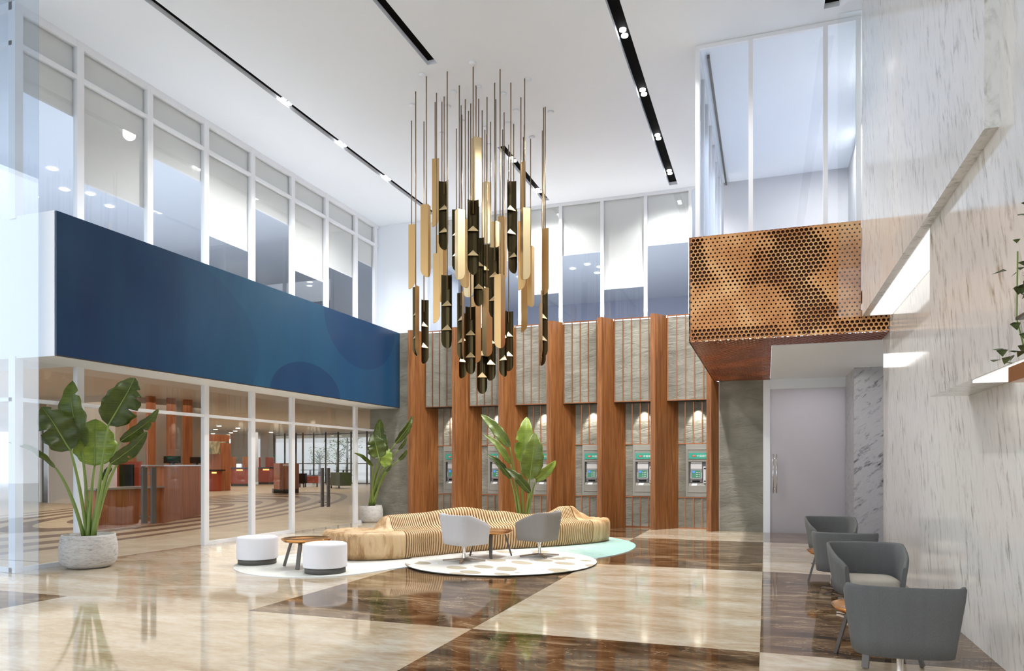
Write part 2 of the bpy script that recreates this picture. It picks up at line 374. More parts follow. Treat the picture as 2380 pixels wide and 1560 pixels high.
# light tracks set in the ceiling slots
def pair(parent, x, y, dy=.085, r=.047):
    for k in (-1, 1):
        MB().lathe([(r*1.2,CZ+.045),(r*1.2,CZ+.02),(r,CZ+.02)], 20, (x, y+k*dy)).cyl(x, y+k*dy, CZ+.022, CZ+.03, r, 20).build('spotlight', M['glow'], parent)
TR = [(-8.85,-.155,-4,18.6,[(672,235),(803,333),(906,413)],'longest black light track in the left of the ceiling, three lamp pairs'),
      (-5.555,-.185,5,11.60,[],'short black light track ending above the chandelier, without lit lamps'),
      (-5.555,-.185,15.10,18.6,[(1192,371),(1254,443)],'short black light track behind the chandelier rods with two lamp pairs'),
      (-2.205,-.205,-4,18.62,[(1452,76),(1497,214),(1531,318),(1558,400)],'black light track right of the chandelier with four lamp pairs'),
      (.96,-.21,-4,12.2,[],'black light track at the top edge near the marble wall')]
for x, w, y0, y1, ps, lab in TR:
    t = thing('light_track', lab, 'ceiling light', (0,0,0))
    MB().box(x+w/2,x-w/2,y0,y1,CZ+.08,CZ+.12).build('track_channel', M['black'], t)
    for (u, v) in ps:
        y = onz(u, v, CZ+.03).y; pair(t, x, y)
        lamp('track_spot', 'SPOT', (x, y, CZ-.02), 330 if x < -8 else 260 if y > 16.5 else 760 if y > 13 else 600, (0,0,0), (1,.98,.95), .12, angle=radians(140), parent=t)

XR = 1.812
w = MB().box(XR,XR+.35,-4,13.17,0,CZ); struct(w.build('wall_right', M['marble']))
# bulkheads of marble stepping out of the right wall
b1 = MB().box(1.40,XR,5.70,12.30,3.93,CZ); b1o = struct(b1.build('trim_1', M['marble']))
b2 = MB().box(1.486,XR,-4,7.89,2.30,CZ); struct(b2.build('trim_2', M['marble']))
def cove(name, lab, x0, x1, y0, y1, z):
    t = thing(name, lab, 'cove light', (0,0,0))
    MB().box(x0,x1,y0,y1,z-.012,z).build('diffuser', M['led'], t); return t
cove('cove_light', 'white glowing strip under the upper marble bulkhead above the copper box', 1.50, 1.80, 7.9, 12.2, 3.93)
cove('cove_light', 'white glowing strip under the lower marble bulkhead by the ivy planter', 1.53, 1.80, 3.0, 6.55, 2.30)
# back wall: stone, solid white upper part, glazing above
struct(MB().box(-9.58,-1.2,19.12,19.4,0,5.40).build('wall_back', M['stone']))
struct(MB().box(-10.95,-9.582,18.65,19.3,0,5.44).build('wall_back_left', M['stone']))
struct(MB().box(-1.094,-.06,18.632,19.2,0,3.95).build('wall_back_right', M['stone']))
struct(MB().box(-10.9,-9.27,18.97,19.2,5.44,CZ).build('wall_back_upper', M['white']))
struct(MB().box(-9.27,-1.2,18.90,19.2,5.40,5.46).box(-9.58,-1.2,18.76,18.98,5.40,5.455).build('trim_3', M['frame']))

# ---------------------------------------------------------------- glazed walls
def rails(mb, x0, x1, y0, y1, z0, z1, m=0): mb.box(min(x0,x1),max(x0,x1),min(y0,y1),max(y0,y1),z0,z1,m)
YM = [7.97, 9.03, 10.48, 11.92, 13.35, 14.80, 16.24, 17.67, 18.74]
XL = -10.80
f = MB()
for y in YM: f.box(XL-.09, XL, y-.065, y+.065, 5.40, CZ-.002)
f.box(XL-.09, XL-.005, 7.97, 18.9, 8.06, 8.13); f.box(XL-.09, XL-.005, 7.97, 18.9, 8.60, CZ-.002); f.box(XL-.09, XL-.005, 7.97, 18.9, 5.40, 5.50)
w1 = struct(f.build('window_1', M['frame']))
for a, b in zip(YM, YM[1:]): MB().box(XL-.055, XL-.045, a, b, 5.45, 8.65).build('pane', M['glass'], w1)
f = MB(); YG = [7.97, 9.03, 11.92, 13.35, 14.80, 17.67, 18.74]
for y in YG: f.box(XL-.09, XL, y-.065, y+.065, 0, 3.30)
f.box(XL-.085, XL-.005, 7.97, 18.74, 2.615, 2.675)
for a, b in ((7.97,9.03),(11.92,13.35),(13.35,14.80),(17.67,18.74)): f.box(XL-.085, XL-.005, a, b, 0, .07)
w2 = struct(f.build('window_2', M['frame']))
for a, b in zip(YG, YG[1:]):
    MB().box(XL-.055, XL-.045, a, b, 2.66, 3.30).build('pane', M['glass'], w2)
    if (a, b) not in ((9.03,11.92),(14.80,17.67)): MB().box(XL-.055, XL-.045, a, b, .05, 2.63).build('pane', M['glass'], w2)
for n, (a, b, hs) in enumerate((((9.03,11.92,((328,345),(349,366)))), (14.80,17.67,((745,755),(759,769))))):
    mid = (onx(hs[0][1], 1100, XL).y+onx(hs[1][0], 1100, XL).y)/2
    v0, v1 = ((1087,1218),(1088,1179))[n]
    for k, (p, q) in enumerate(((a+.07, mid-.006), (mid+.006, b-.07))):
        d = struct(MB().box(XL-.056, XL-.044, p, q, .012, 2.61).build('door_%d' % (2*n+k+1), M['glass']))
        y0 = onx(hs[k][0], 1100, XL+.06).y; y1 = onx(hs[k][1], 1100, XL+.06).y; z1 = onx(hs[k][0], v0, XL+.06).z; z0 = onx(hs[k][0], v1, XL+.06).z
        yc = (y0+y1)/2; hb = MB().box(XL+.03, XL+.07, yc-.05, yc+.05, z0, z1)
        for z in (z0+.12, z1-.12): hb.tube([(XL-.06,yc,z),(XL+.04,yc,z)], .012)
        hb.build('handle', M['legdark'], d)
# return of the facade at the near left corner, and the free-standing glass wall in front of it
f = MB()
for x in (-10.86,-13.2,-15.6): f.box(x-.07, x+.07, 7.9, 7.98, 0, 3.3); f.box(x-.07, x+.07, 7.9, 7.98, 5.4, CZ-.002)
f.box(-17,-10.86,7.9,7.98,2.615,2.675); f.box(-17,-10.86,7.9,7.98,0,.07); f.box(-17,-10.86,7.9,7.98,8.06,8.13); f.box(-17,-10.86,7.9,7.98,8.6,CZ-.002)
w3 = struct(f.build('window_3', M['frame']))
for a, b in ((-10.86,-13.2),(-13.2,-15.6)):
    MB().box(b, a, 7.935, 7.945, .05, 3.3).build('pane', M['glass'], w3); MB().box(b, a, 7.935, 7.945, 5.4, 8.65).build('pane', M['glass'], w3)
w4 = struct(MB().box(-17,-10.2,7.82,7.835,0,CZ).build('window_4', M['glassblue']))
# fascia with the blue screen
struct(MB().box(-10.9,-10.0,7.92,18.65,3.27,5.44).box(-17,-10.9,7.99,8.9,3.27,5.44).box(-17,-10.9,7.92,7.99,3.27,5.44).build('trim_4', M['white']))
t = thing('display_screen', 'long dark blue display screen on the white fascia above the glass doors', 'screen', (0,0,0))
MB().box(-9.998,-9.97,7.93,18.64,3.285,5.435).build('screen_panel', M['display'], t)
MB().box(-9.998,-9.968,7.93,18.64,3.27,3.285).build('bottom_edge', M['dark'], t)
# back upper glazing
f = MB(); XB = [-9.27,-7.55,-6.40,-5.24,-4.10,-2.95,-1.815,-1.10]
for x in XB: f.box(x-.045, x+.045, 18.901, 18.97, 5.44, 8.65)
f.box(-9.27,-1.14,18.90,18.97,8.64,CZ-.002)
w5 = struct(f.build('window_5', M['frame']))
for a, b in zip(XB, XB[1:]): MB().box(a, b, 18.93, 18.94, 5.45, 8.66).build('pane', M['glass'], w5)
# upper right glazing over the copper box
f = MB()
for x in (-1.09,-.235,.90,1.38): f.box(x-.035, x+.035, 12.561, 12.639, 5.476, 8.66)
f.box(-1.12,1.42,12.56,12.64,8.655,CZ-.002)
w6 = struct(f.build('window_6', M['frame']))
for a, b in ((-1.09,-.235),(-.235,.90),(.90,1.38)): MB().box(a, b, 12.595, 12.605, 5.48, 8.66).build('pane', M['glass'], w6)
f = MB(); YS = [12.66+.95*k for k in range(7)]
for y in YS: f.box(-1.129, -1.051, y-.03, y+.03, 5.44, 8.66)
f.box(-1.13,-1.05,12.65,18.9,8.655,CZ-.002)
w7 = struct(f.build('window_7', M['frame']))
for a, b in zip(YS, YS[1:]): MB().box(-1.095, -1.085, a, b, 5.46, 8.66).build('pane', M['glassdark'], w7)  # dark tint puts the grey-blue reflection into the pane colour
struct(MB().box(1.065,1.395,12.40,12.412,3.95,CZ).build('window_8', M['glass']))

# rooms beyond the upper glazing
struct(MB().box(-24,-10.9,7.99,19,5.2,5.40).box(-24,-9.27,19.2,31,5.2,5.4).box(-9.27,3.4,19.2,31,5.2,5.4).box(-1.2,3.4,12.65,19.2,5.2,5.40).build('floor_upper', M['upwhite']))
struct(MB().box(-24.2,-24,7.9,31,5.2,CZ).box(-24,3.4,31,31.2,5.2,CZ).build('wall_upper_far', M['upwall']))
struct(MB().box(1.85,2.0,12.7,31,5.2,CZ).box(-1.0,1.85,18.9,18.95,5.4,CZ).build('wall_upper_right', M['upgrey']))
struct(MB().box(-10.95,-10.9,19.2,25,5.4,CZ).build('wall_upper_partition', M['upwhite']))
# roller blinds at two drop heights
BL = [(0,7.476),(1,6.434),(2,7.453),(3,6.429),(4,7.467),(5,6.439),(6,6.9),(7,7.46)]
for k, z in BL:
    t = thing('roller_blind', '%s roller blind behind the %s upper left window from the near corner' % ('long' if z < 7 else 'short', ORD[k]), 'blind', (0,0,0), 0, 'white roller blinds upstairs')
    MB().box(XL-.115, XL-.11, YM[k]+.005, YM[k+1]-.005, z, 8.66).build('fabric', M['blind'], t)
    MB().box(XL-.12, XL-.105, YM[k]+.005, YM[k+1]-.005, z-.03, z).build('bottom_bar', M['frame'], t)
for k, z in enumerate((7.34,7.34,6.342,7.338,6.328,7.371)):
    t = thing('roller_blind', '%s roller blind behind the %s upper window above the stone wall from the left' % ('long' if z < 7 else 'short', ORD[k]), 'blind', (0,0,0), 0, 'white roller blinds upstairs')
    MB().box(XB[k]+.005, XB[k+1]-.005, 18.985, 18.99, z, 8.66).build('fabric', M['blind'], t)
    MB().box(XB[k]+.005, XB[k+1]-.005, 18.98, 18.995, z-.03, z).build('bottom_bar', M['frame'], t)
LB = ['upstairs room at the far left, nearest the corner post','upstairs room at far left, further in','second upper left window, near its frame','second upper left window, above the screen']
for k, (u, v) in enumerate(((122,392),(150,440),(210,450),(255,479))):
    p = onz(u, v, CZ); tag(MB().lathe([(.10,CZ-.012),(.085,CZ-.02),(0.001,CZ-.02)], 16, (p.x,p.y)).build('downlight', M['glow']), 'small round downlight seen through the '+LB[k], 'downlight', 'downlights in the upstairs rooms')
LC = ['leftmost of the cluster','second from left of the cluster','rightmost of the lower cluster','lowest of the cluster','topmost of the cluster','left of the upper three','right of the upper three']
for k, (u, v) in enumerate(((1331,624),(1365,614),(1394,620),(1388,634),(1417,570),(1409,588),(1440,595))):
    p = onz(u, v, CZ); tag(MB().lathe([(.10,CZ-.012),(.085,CZ-.02),(0.001,CZ-.02)], 16, (p.x,p.y)).build('downlight', M['glow']), 'small round downlight above the stone wall windows, '+LC[k], 'downlight', 'downlights in the upstairs rooms')
tag(MB().box(-.955,-.915,12.9,18.9,CZ-.07,CZ-.002).build('curtain_rail', M['legdark']), 'thin dark curtain rail on the ceiling behind the glass above the copper box', 'rail')

# ---------------------------------------------------------------- perforated copper box
def perf(name, mats, a0, a1, b0, b1, pitch, fr, mp, depth, parent, flip=False):
    mb = MB(); dy = pitch*sqrt(3)/2; V = []; Q = []; MI = []
    nb = int((b1-b0)/dy)+2; na = int((a1-a0)/pitch)+2
    cl = lambda x, lo, hi: max(lo, min(hi, x))
    for j in range(nb):
        for i in range(na):
            ca = a0+(i+.5*(j % 2))*pitch; cb = b0+j*dy
            R = fr(ca, cb); base = len(V)
            for k in range(12):
                th = pi/6*k+pi/6; rr = pitch/2/cos(((th-0+pi/6) % (pi/3))-pi/6)
                A = cl(ca+rr*cos(th), a0, a1); B = cl(cb+rr*sin(th), b0, b1)
                V.append(mp(A, B, 0))
            for d in (0, depth):
                for k in range(12):
                    th = pi/6*k+pi/6; V.append(mp(cl(ca+R*cos(th), a0, a1), cl(cb+R*sin(th), b0, b1), d))
            for k in range(12):
                k2 = (k+1) % 12
                for o1, o2 in ((0, 12), (12, 24)):
                    q = (base+o1+k, base+o1+k2, base+o2+k2, base+o2+k)
                    Q.append(q[::-1] if flip else q)
    mb.add(V, Q); return mb.build(name, mats, parent)
YB, BX0, BX1, BZ0, BZ1 = 12.514, -1.221, 1.411, 3.71, 5.476
def holes(a, b):
    n = noise.noise(Vector((a*1.15+3.1, b*1.15+7.7, 0)))*.5+.5; m2 = noise.noise(Vector((a*4, b*4, 5)))*.12
    e = 1 if b < BZ0+.2 else 0
    k = max(0, min(1, ((n+m2)-.47)/.13)); k = max(k, e*.85*(1 if a < .2 or a > 1.0 else .4)); return .0150+.0150*k
cb = thing('copper_box', 'perforated copper clad box under the upper windows beside the marble wall', 'cladding box', (0,0,0))
perf('front_sheet', M['copper'], BX0, BX1, BZ0, BZ1, .0705, holes, lambda a, b, d: (a, YB+d, b), .02, cb)
perf('low_front_sheet', M['copper'], BX1, XR-.004, BZ0, 4.07, .0705, holes, lambda a, b, d: (a, YB+d, b), .02, cb)
MB().box(BX0+.03,BX1,YB+.075,YB+.09,BZ0+.03,BZ1).box(BX1,XR-.004,YB+.075,YB+.09,BZ0+.03,4.05).build('backing', M['holeback'], cb)
MB().box(BX0,BX0+.02,YB,18.3,BZ0,BZ1).box(BX0,BX1,YB+.02,12.56,BZ1-.02,BZ1-.001).box(BX1,XR-.004,YB+.02,13.2,4.05,4.07).box(BX0,.09,18.60,18.628,BZ0+.013,BZ1).build('side_panels', M['copperdark'], cb)
sh = lambda a, b: .024+.018*max(0, min(1, (noise.noise(Vector((a*1.3, b*1.3, 2)))+.25)/.5))
perf('soffit_sheet', M['copperdark'], BX0, .095, YB, 18.628, .115, sh, lambda a, b, d: (a, b, BZ0+d), .012, cb, True)
perf('soffit_edge', M['copperdark'], .095, XR-.004, YB, 13.30, .10, sh, lambda a, b, d: (a, b, BZ0+d), .012, cb, True)
MB().box(BX0+.03,.09,YB+.1,18.55,BZ0+.25,BZ0+.26).box(.09,XR-.01,YB+.1,13.2,BZ0+.25,BZ0+.26).build('soffit_backing', M['softback'], cb)
lamp('soffit_light', 'AREA', (-.56,15.5,BZ0+.06), 40, (pi,0,0), (1,.9,.75), 1.1, 5.8, parent=cb)
struct(MB().box(.10,3.2,13.30,19.3,BZ0-.005,BZ0+.03).build('ceiling_passage', M['white']))

# ---------------------------------------------------------------- passage with the frosted door, right
struct(MB().box(-.06,.10,18.58,18.66,0,3.70).build('trim_5', M['white']))
struct(MB().box(1.765,3.0,16.9,19.2,0,3.705).build('wall_passage_right', M['marblegrey']))
struct(MB().box(XR+.35,3.4,13.15,13.2,0,3.7).box(3.2,3.4,13.17,19.3,0,3.7).build('wall_passage_side', M['white']))
dd = struct(MB().box(.10,1.765,18.60,18.62,0,3.47).build('door_5', M['frost']))
hb = MB(); hp0 = ony(1797,1056,18.52); hp1 = ony(1797,1146,18.52)
for dx in (0,.075): hb.cyl(hp0.x+dx, 18.52, hp1.z, hp0.z, .016, 12)
for z in (hp1.z+.1, hp0.z-.1): hb.tube([(hp0.x+.03,18.52,z),(hp0.x+.03,18.61,z)], .01)
hb.build('handle', M['chrome'], dd)
struct(MB().box(.10,1.765,18.60,18.64,3.47,3.705).build('trim_6', M['white']))
struct(MB().box(-.3,2.0,21.2,21.3,0,3.7).box(-.4,-.3,18.7,21.3,0,3.7).box(2.0,2.1,19.2,21.3,0,3.7).box(-.4,2.1,19.2,21.3,-.05,-.002).box(-.4,2.1,18.7,21.3,3.71,3.75).build('wall_back_room', M['hallwall']))
lamp('back_room_light', 'AREA', (.9,20,3.6), 60, (0,0,0), (.95,.96,1), 1.6, 1.6)

# ---------------------------------------------------------------- wooden fins, stone panels, cash machines
FX = [-9.58+1.367*k for k in range(7)]
for k, x in enumerate(FX):
    P = [(0,0),(.115,0),(.125,.01)]
    for i in range(1, 9):
        q = i/8; P.append((.125+.481*q-.025*sin(pi*q), .73*q))
    P.append((0,.73))
    d = .73 if k < 6 else .25
    if k == 6: P = [(0,0),(.115,0),(.125,.01),(.20,.12),(.283,.238),(0,.238)]
    o = MB().prism([(x+a, 18.39+b) for a, b in P], 0, 5.455 if k < 6 else 3.70, 0)
    if k == 6: o.prism([(x+a, 18.39+b) for a, b in ((0,0),(.115,0),(.125,.01),(.153,.05),(.153,.238),(0,.238))], 3.70, 5.455, 0)
    o = o.build('wooden_fin', M['wood'])
    tag(o, ['tall teak fin nearest the blue screen','second tall teak fin from the blue screen','third tall teak fin from the blue screen','middle one of the seven tall teak fins','third tall teak fin from the copper box','second tall teak fin from the copper box','tall teak fin standing under the edge of the copper box'][k], 'wall fin', 'teak fins between the cash machines')
BAY = ['bay nearest the blue screen','second bay from the blue screen','third bay from the blue screen','third bay from the copper box','second bay from the copper box','bay nearest the copper box']
for k in range(6):
    x0 = FX[k]+.30; x1 = FX[k+1]-.002; xe = FX[k]+.361
    t = thing('stone_panel', 'upper slate panel with copper strips, %s' % BAY[k], 'wall panel', (0,18.75,0), 0, 'projecting slate panels')
    zz0, zz1 = 3.30, 5.44
    PP = [(xe+.012,.02),(x1,.02),(x1,.368),(FX[k]+.612,.368)]; MB().prism(PP,zz0,zz1).build('slate', M['stone'], t)
    st = MB()
    for s in range(5): st.box(xe+.006+.222*s, xe+.222*s+.028, 0, .03, zz0, zz1)
    st.box(xe+.006,x1,0,.03,zz1,zz1+.022).box(xe+.006,x1,0,.03,zz0-.022,zz0)
    st.build('copper_strips', M['trim'], t)
    MB().prism(PP,zz0-.03,zz0-.023).build('soffit', M['dark'], t)
    nl = FX[k]+.606
    t = thing('niche_trim', 'copper strips framing the cash machine niche, %s' % BAY[k], 'wall trim', (0,19.12,0), 0, 'copper niche strips')
    st = MB()
    for s in (.175,.385,.60): st.box(nl+s-.011, nl+s+.011, -.022, -.001, 2.19, 3.26)
    st.box(nl,x1,-.022,-.001,2.175,2.195); st.build('upper_strips', M['trim'], t)
    st = MB()
    for s in (.175,.385,.60): st.box(nl+s-.011, nl+s+.011, -.022, -.001, .02, .80)
    st.box(nl,x1,-.022,-.001,.79,.81).box(nl,x1,-.022,-.001,.004,.024); st.build('lower_strips', M['trim'], t)
    t = thing('niche_light', 'recessed spot lighting the slate above the cash machine, %s' % BAY[k], 'spotlight', (nl+.5,18.93,3.262), 0, 'niche spots')
    MB().lathe([(.045,0),(.045,-.012),(.03,-.012)], 16).build('ring', M['dark'], t)
    lamp('niche_spot', 'SPOT', (0,0,-.03), 70, (radians(12),0,0), (1,.95,.86), .03, angle=radians(62), blend=.5, parent=t)

def make_atm():
    t = thing('cash_machine', 'x', 'cash machine')
    W_, Z0, Z1 = .562, .82, 2.17; r0, r1, rz0, rz1 = .07, .50, 1.10, 1.72
    b = MB().box(0,W_,-.05,0,rz1,Z1).box(0,W_,-.05,0,Z0,rz0).box(0,r0,-.05,0,rz0,rz1).box(r1,W_,-.05,0,rz0,rz1)
    b.box(.045,W_,-.062,-.05,2.03,2.045).box(.045,W_,-.062,-.05,.93,.945).box(.045,.057,-.058,-.05,.945,2.03)
    b.build('bezel', M['atm'], t, .004)
    b = MB().box(r0,r1,-.001,.0,rz0,rz1,0).box(r0,r0+.005,-.05,0,rz0,rz1,0).box(r1-.005,r1,-.05,0,rz0,rz1,0)
    b.add([(r0,-.05,rz0+.004),(r1,-.05,rz0+.004),(r1,-.002,rz0+.07),(r0,-.002,rz0+.07)], [(0,1,2,3)], 1)
    b.box(.13,.40,-.03,-.002,rz1-.045,rz1-.012,2); b.build('recess', [M['atmdark'], M['atm'], M['atmlight']], t)
    b = MB().box(.12,.40,-.02,-.002,1.53,1.66,0); b.add([(.115,-.045,1.27),(.405,-.045,1.27),(.395,-.02,1.54),(.125,-.02,1.54)], [(0,1,2,3)], 1)
    b.box(.12,.40,-.02,-.002,1.20,1.29,1); b.build('monitor_housing', [M['atmlight'], mat('housing_grey', (.25,.25,.26), .4)], t)
    s = MB().add([(.15,-.0445,1.31),(.37,-.0445,1.31),(.362,-.026,1.50),(.158,-.026,1.50)], [(0,1,2,3)]).build('screen', M['screen'], t)
    MB().box(.165,.225,-.040,-.026,1.43,1.485).build('picture', M['screenblue'], s)
    for i in range(3):
        for j in range(3):
            yy = -.0445+.0185*((1.33+.052*j)-1.31)/.19; MB().box(.255+.036*i,.270+.036*i,yy-.003,yy+.006,1.33+.052*j,1.35+.052*j).build('icon', M['icon'], s)
    for z in (1.31,1.345,1.38,1.415):
        for xk in (.118,.382): MB().box(xk,xk+.02,-.05,-.03,z,z+.02).build('side_key', M['atmlight'], t)
    MB().box(.16,.35,-.03,-.002,1.205,1.235).build('card_slot', M['black'], t)
    MB().add([(.14,-.047,rz0+.012),(.27,-.047,rz0+.012),(.285,-.01,rz0+.062),(.165,-.01,rz0+.062)], [(0,1,2,3)]).build('paper', M['text'], t)
    b = MB().box(.435,.495,-.045,-.002,1.17,1.60,0).box(.45,.495,-.048,-.045,1.53,1.56,1).box(.45,.495,-.048,-.045,1.21,1.235,1).build('dispenser', [M['atmlight'], M['black']], t)
    sg = MB().box(.075,W_,-.066,-.05,1.795,1.945).build('sign', M['screen_green'], t)
    lg = MB().lathe([(.05,0),(.05,.006)], 24).build('logo', M['red'], sg); lg.rotation_euler = (pi/2,0,0); lg.location = (.20,-.064,1.868); lg.scale = (.9,.56,1)
    MB().tube([(.175,-.073,1.862),(.19,-.073,1.876),(.205,-.073,1.862),(.225,-.073,1.874)], .004, 6).build('logo_mark', M['text'], sg)
    cu = bpy.data.curves.new('sign_text', 'FONT'); cu.body = '\u4e2d\u570b\u9280\u884c'; cu.size = .062; cu.extrude = .001; cu.space_character = 1.15
    tmp = bpy.data.objects.new('tmp', cu); COL.objects.link(tmp); bpy.context.view_layer.update()
    me = bpy.data.meshes.new_from_object(tmp.evaluated_get(bpy.context.evaluated_depsgraph_get())); bpy.data.objects.remove(tmp)
    if len(me.polygons) > 4:
        me.materials.clear(); me.materials.append(M['text']); o = bpy.data.objects.new('sign_text', me); COL.objects.link(o); o.parent = sg
        o.rotation_euler = (pi/2,0,0); o.location = (.275,-.0675,1.845)
    return t
atm0 = make_atm()
AL = ['cash machine in the bay nearest the blue screen, mostly hidden by a fin','cash machine left of the tall green plant leaves, second bay','cash machine behind the tall green plant leaves','cash machine in the third bay from the copper box','cash machine in the second bay from the copper box','cash machine in the bay nearest the copper box']
for k in range(6):
    a = atm0 if k == 0 else copytree(atm0)
    a.location = (FX[k]+.606+.196, 19.118, 0); tag(a, AL[k], 'cash machine', 'wall cash machines')

# ---------------------------------------------------------------- chandelier
CH = thing('chandelier', 'tall chandelier of gold and dark bronze half tubes hanging on brass rods', 'chandelier', (-5.2,13.2,CZ))
PL, PW = 1.32, .1
def make_pendant(outer, shelves):
    mb = MB(); N = 15; X = [-PW+2*PW*i/(N-1) for i in range(N)]
    zb = lambda x: -PL+.13*(1-sqrt(max(0, 1-(x/PW)**2)))
    yo = lambda x: PW-abs(x)+.004; yi = lambda x: .066*(1-(x/PW)**2)
    V = []
    for x in X: V += [(x,yo(x),0),(x,yo(x),zb(x)),(x,yi(x),0),(x,yi(x),zb(x))]
    fo = []; fi = []; rim = []
    for i in range(N-1):
        a, b = 4*i, 4*i+4
        fo.append((a,a+1,b+1,b)); fi.append((a+2,b+2,b+3,a+3)); rim += [(a,b,b+2,a+2),(a+1,a+3,b+3,b+1)]
    rim += [(0,2,3,1),(4*N-4,4*N-3,4*N-1,4*N-2)]
    mb.add(V, fo, 0); mb.add(V, fi, 1, True); mb.add(V, rim, 0)
    return mb, shelves
def pendant(uc, vt, vb, ang, outer='gold', full=None, len_px=None, tri=True):
    ln = len_px or (vb-vt); d = F*PL/ln
    p = ond(uc, vt, d) if full != 'bot' else ond(uc, vb, d)+Vector((0,0,PL))
    tocam = atan2(-p.y, -p.x)             # opening (-Y local) turned to the camera for angle 0
    mb, _ = make_pendant(outer, 2)
    o = mb.build('pendant', [M[outer], M['bronze']], CH); o.location = p-CH.location; o.rotation_euler = (0,0,tocam+pi/2+radians(ang))
    rod = MB().cyl(0,.035,-.25,CZ-p.z,.0105,8).build('rod', M['rod'], o)
    if tri:
        for zf in (.42,.75):
            z = -PL*zf
            MB().add([(0,.058,z+.105),(-.092,.002,z),(.092,.002,z),(-.092,.006,z-.008),(.092,.006,z-.008),(0,.062,z+.097)], [(0,1,2),(1,3,4,2),(0,5,3,1),(0,2,4,5),(5,4,3)]).build('shelf', M['goldpale'], o)
    return o
PD = [ # centre u, top v, bottom v, turn (degrees), outer gold, shelves
 (1030.5,419,579,-25,'gold'),(1099.7,463,636,0,'gold'),(1189.5,418,584,32,'gold'),(1038,638,809,-18,'gold'),(1113,551,710,6,'gold'),
 (1148,573,739,-22,'gold'),(1093.5,712,869,-8,'gold'),(1183,723,862,14,'gold'),(988,696,845,42,'gold'),(1120.7,761,915,0,'gold'),
 (1141,735,884,12,'gold'),(1076,727,879,40,'gold'),(1169,722,875,-40,'gold'),(1058,484,630,-48,'gold'),(1068,679,835,-62,'gold'),
 (1128,566,712,16,'gold'),(1267,675,830,58,'gold'),(1264,705,850,66,'gold'),(962,665,827,-76,'gold'),(1192,486,634,-28,'gold'),
 (1107.5,322,486,165,'goldpale'),(1131,425,568,180,'goldpale'),(1069,489,653,160,'goldpale'),(1080,513,671,200,'gold'),(1089,540,693,176,'goldpale'),
 (1132.5,671,830,172,'gold'),(1161.5,640,811,190,'gold'),(1152,517,675,186,'goldpale'),(1221,486,653,158,'goldpale'),(1232,574,715,200,'gold'),
 (1214,517,676,128,'gold'),(1222,625,772,112,'gold'),(989,478,646,205,'gold'),(960,524,673,115,'gold'),(1015,372,529,118,'gold'),
 (1018.5,591,752,110,'gold'),(1026,548,705,196,'gold'),(1271,533,688,112,'gold'),(1167,505,650,200,'gold'),(1107,690,845,168,'gold'),(1220,378,520,98,'gold')]
for (u, a, b, g, fin) in PD: pendant(u, a, b, g, fin, tri=abs(g) < 90)
for (u, v) in ((1098,146),(981,173),(1228,185),(1280,260),(958,244),(1054,213),(1112,202),(1170,218),(1040,247),(1199,256),(1237,318),(1027,309),(1073,280),(1128,296),(1180,285),(1136,336)):
    p = onz(u, v, CZ)-CH.location; MB().lathe([(.062,0),(.062,-.02),(.05,-.028),(.001,-.03)], 20, (p.x,p.y)).build('ceiling_rose', M['white'], CH)

# ---------------------------------------------------------------- plants
def leaf_mb(B, T, wid, roll=0, bend=.15, fold=.25, torn=0, seed=0, shape=.75):
    rnd = random.Random(seed); B = Vector(B); T = Vector(T); ax = T-B; L = ax.length; ax.normalize()
    view = (B+T)/2-Vector((0,0,H)); side = ax.cross(view).normalized(); side = Matrix.Rotation(roll, 3, ax) @ side
    nrm = side.cross(ax).normalized()
    if nrm.dot(view) > 0: nrm = -nrm
    nt, ns = 25, 9; V = []; notch = {}
    for _ in range(torn): notch[(rnd.randint(8,21), rnd.choice((-1,1)))] = rnd.uniform(.35,.7)
    for i in range(nt):
        t = i/(nt-1); c = B+ax*(L*t)+nrm*(L*bend*(4*t*(1-t))*.5)-nrm*(L*bend*.9*max(0,t-.55)**2*4)
        w = wid/2*(sin(pi*t**shape)**.62 if 0 < t < 1 else 0); wob = .05*w*sin(t*31+seed)
        for j in range(ns):
            q = -1+2*j/(ns-1); ww = w
            k = (i, 1 if q > 0 else -1)
            if k in notch and abs(q) > .3: ww *= 1-notch[k]*(abs(q)-.3)/.7
            und = .10*w*sin(t*20+seed*1.7)*abs(q)
            V.append(c+side*(q*ww+wob*q)-nrm*(fold*w*(1-abs(q)))+nrm*und)
    mb = MB(); mb.add(V, [(i*ns+j, i*ns+j+1, (i+1)*ns+j+1, (i+1)*ns+j) for i in range(nt-1) for j in range(ns-1)], 0, True)
    mid = [V[i*ns+ns//2]+nrm*.006 for i in range(nt)]
    rr = [max(.0025, .010*(1-i/nt)*min(1.6, wid/.3)) for i in range(nt)]
    mb.tube(mid, rr, 6, 1); return mb
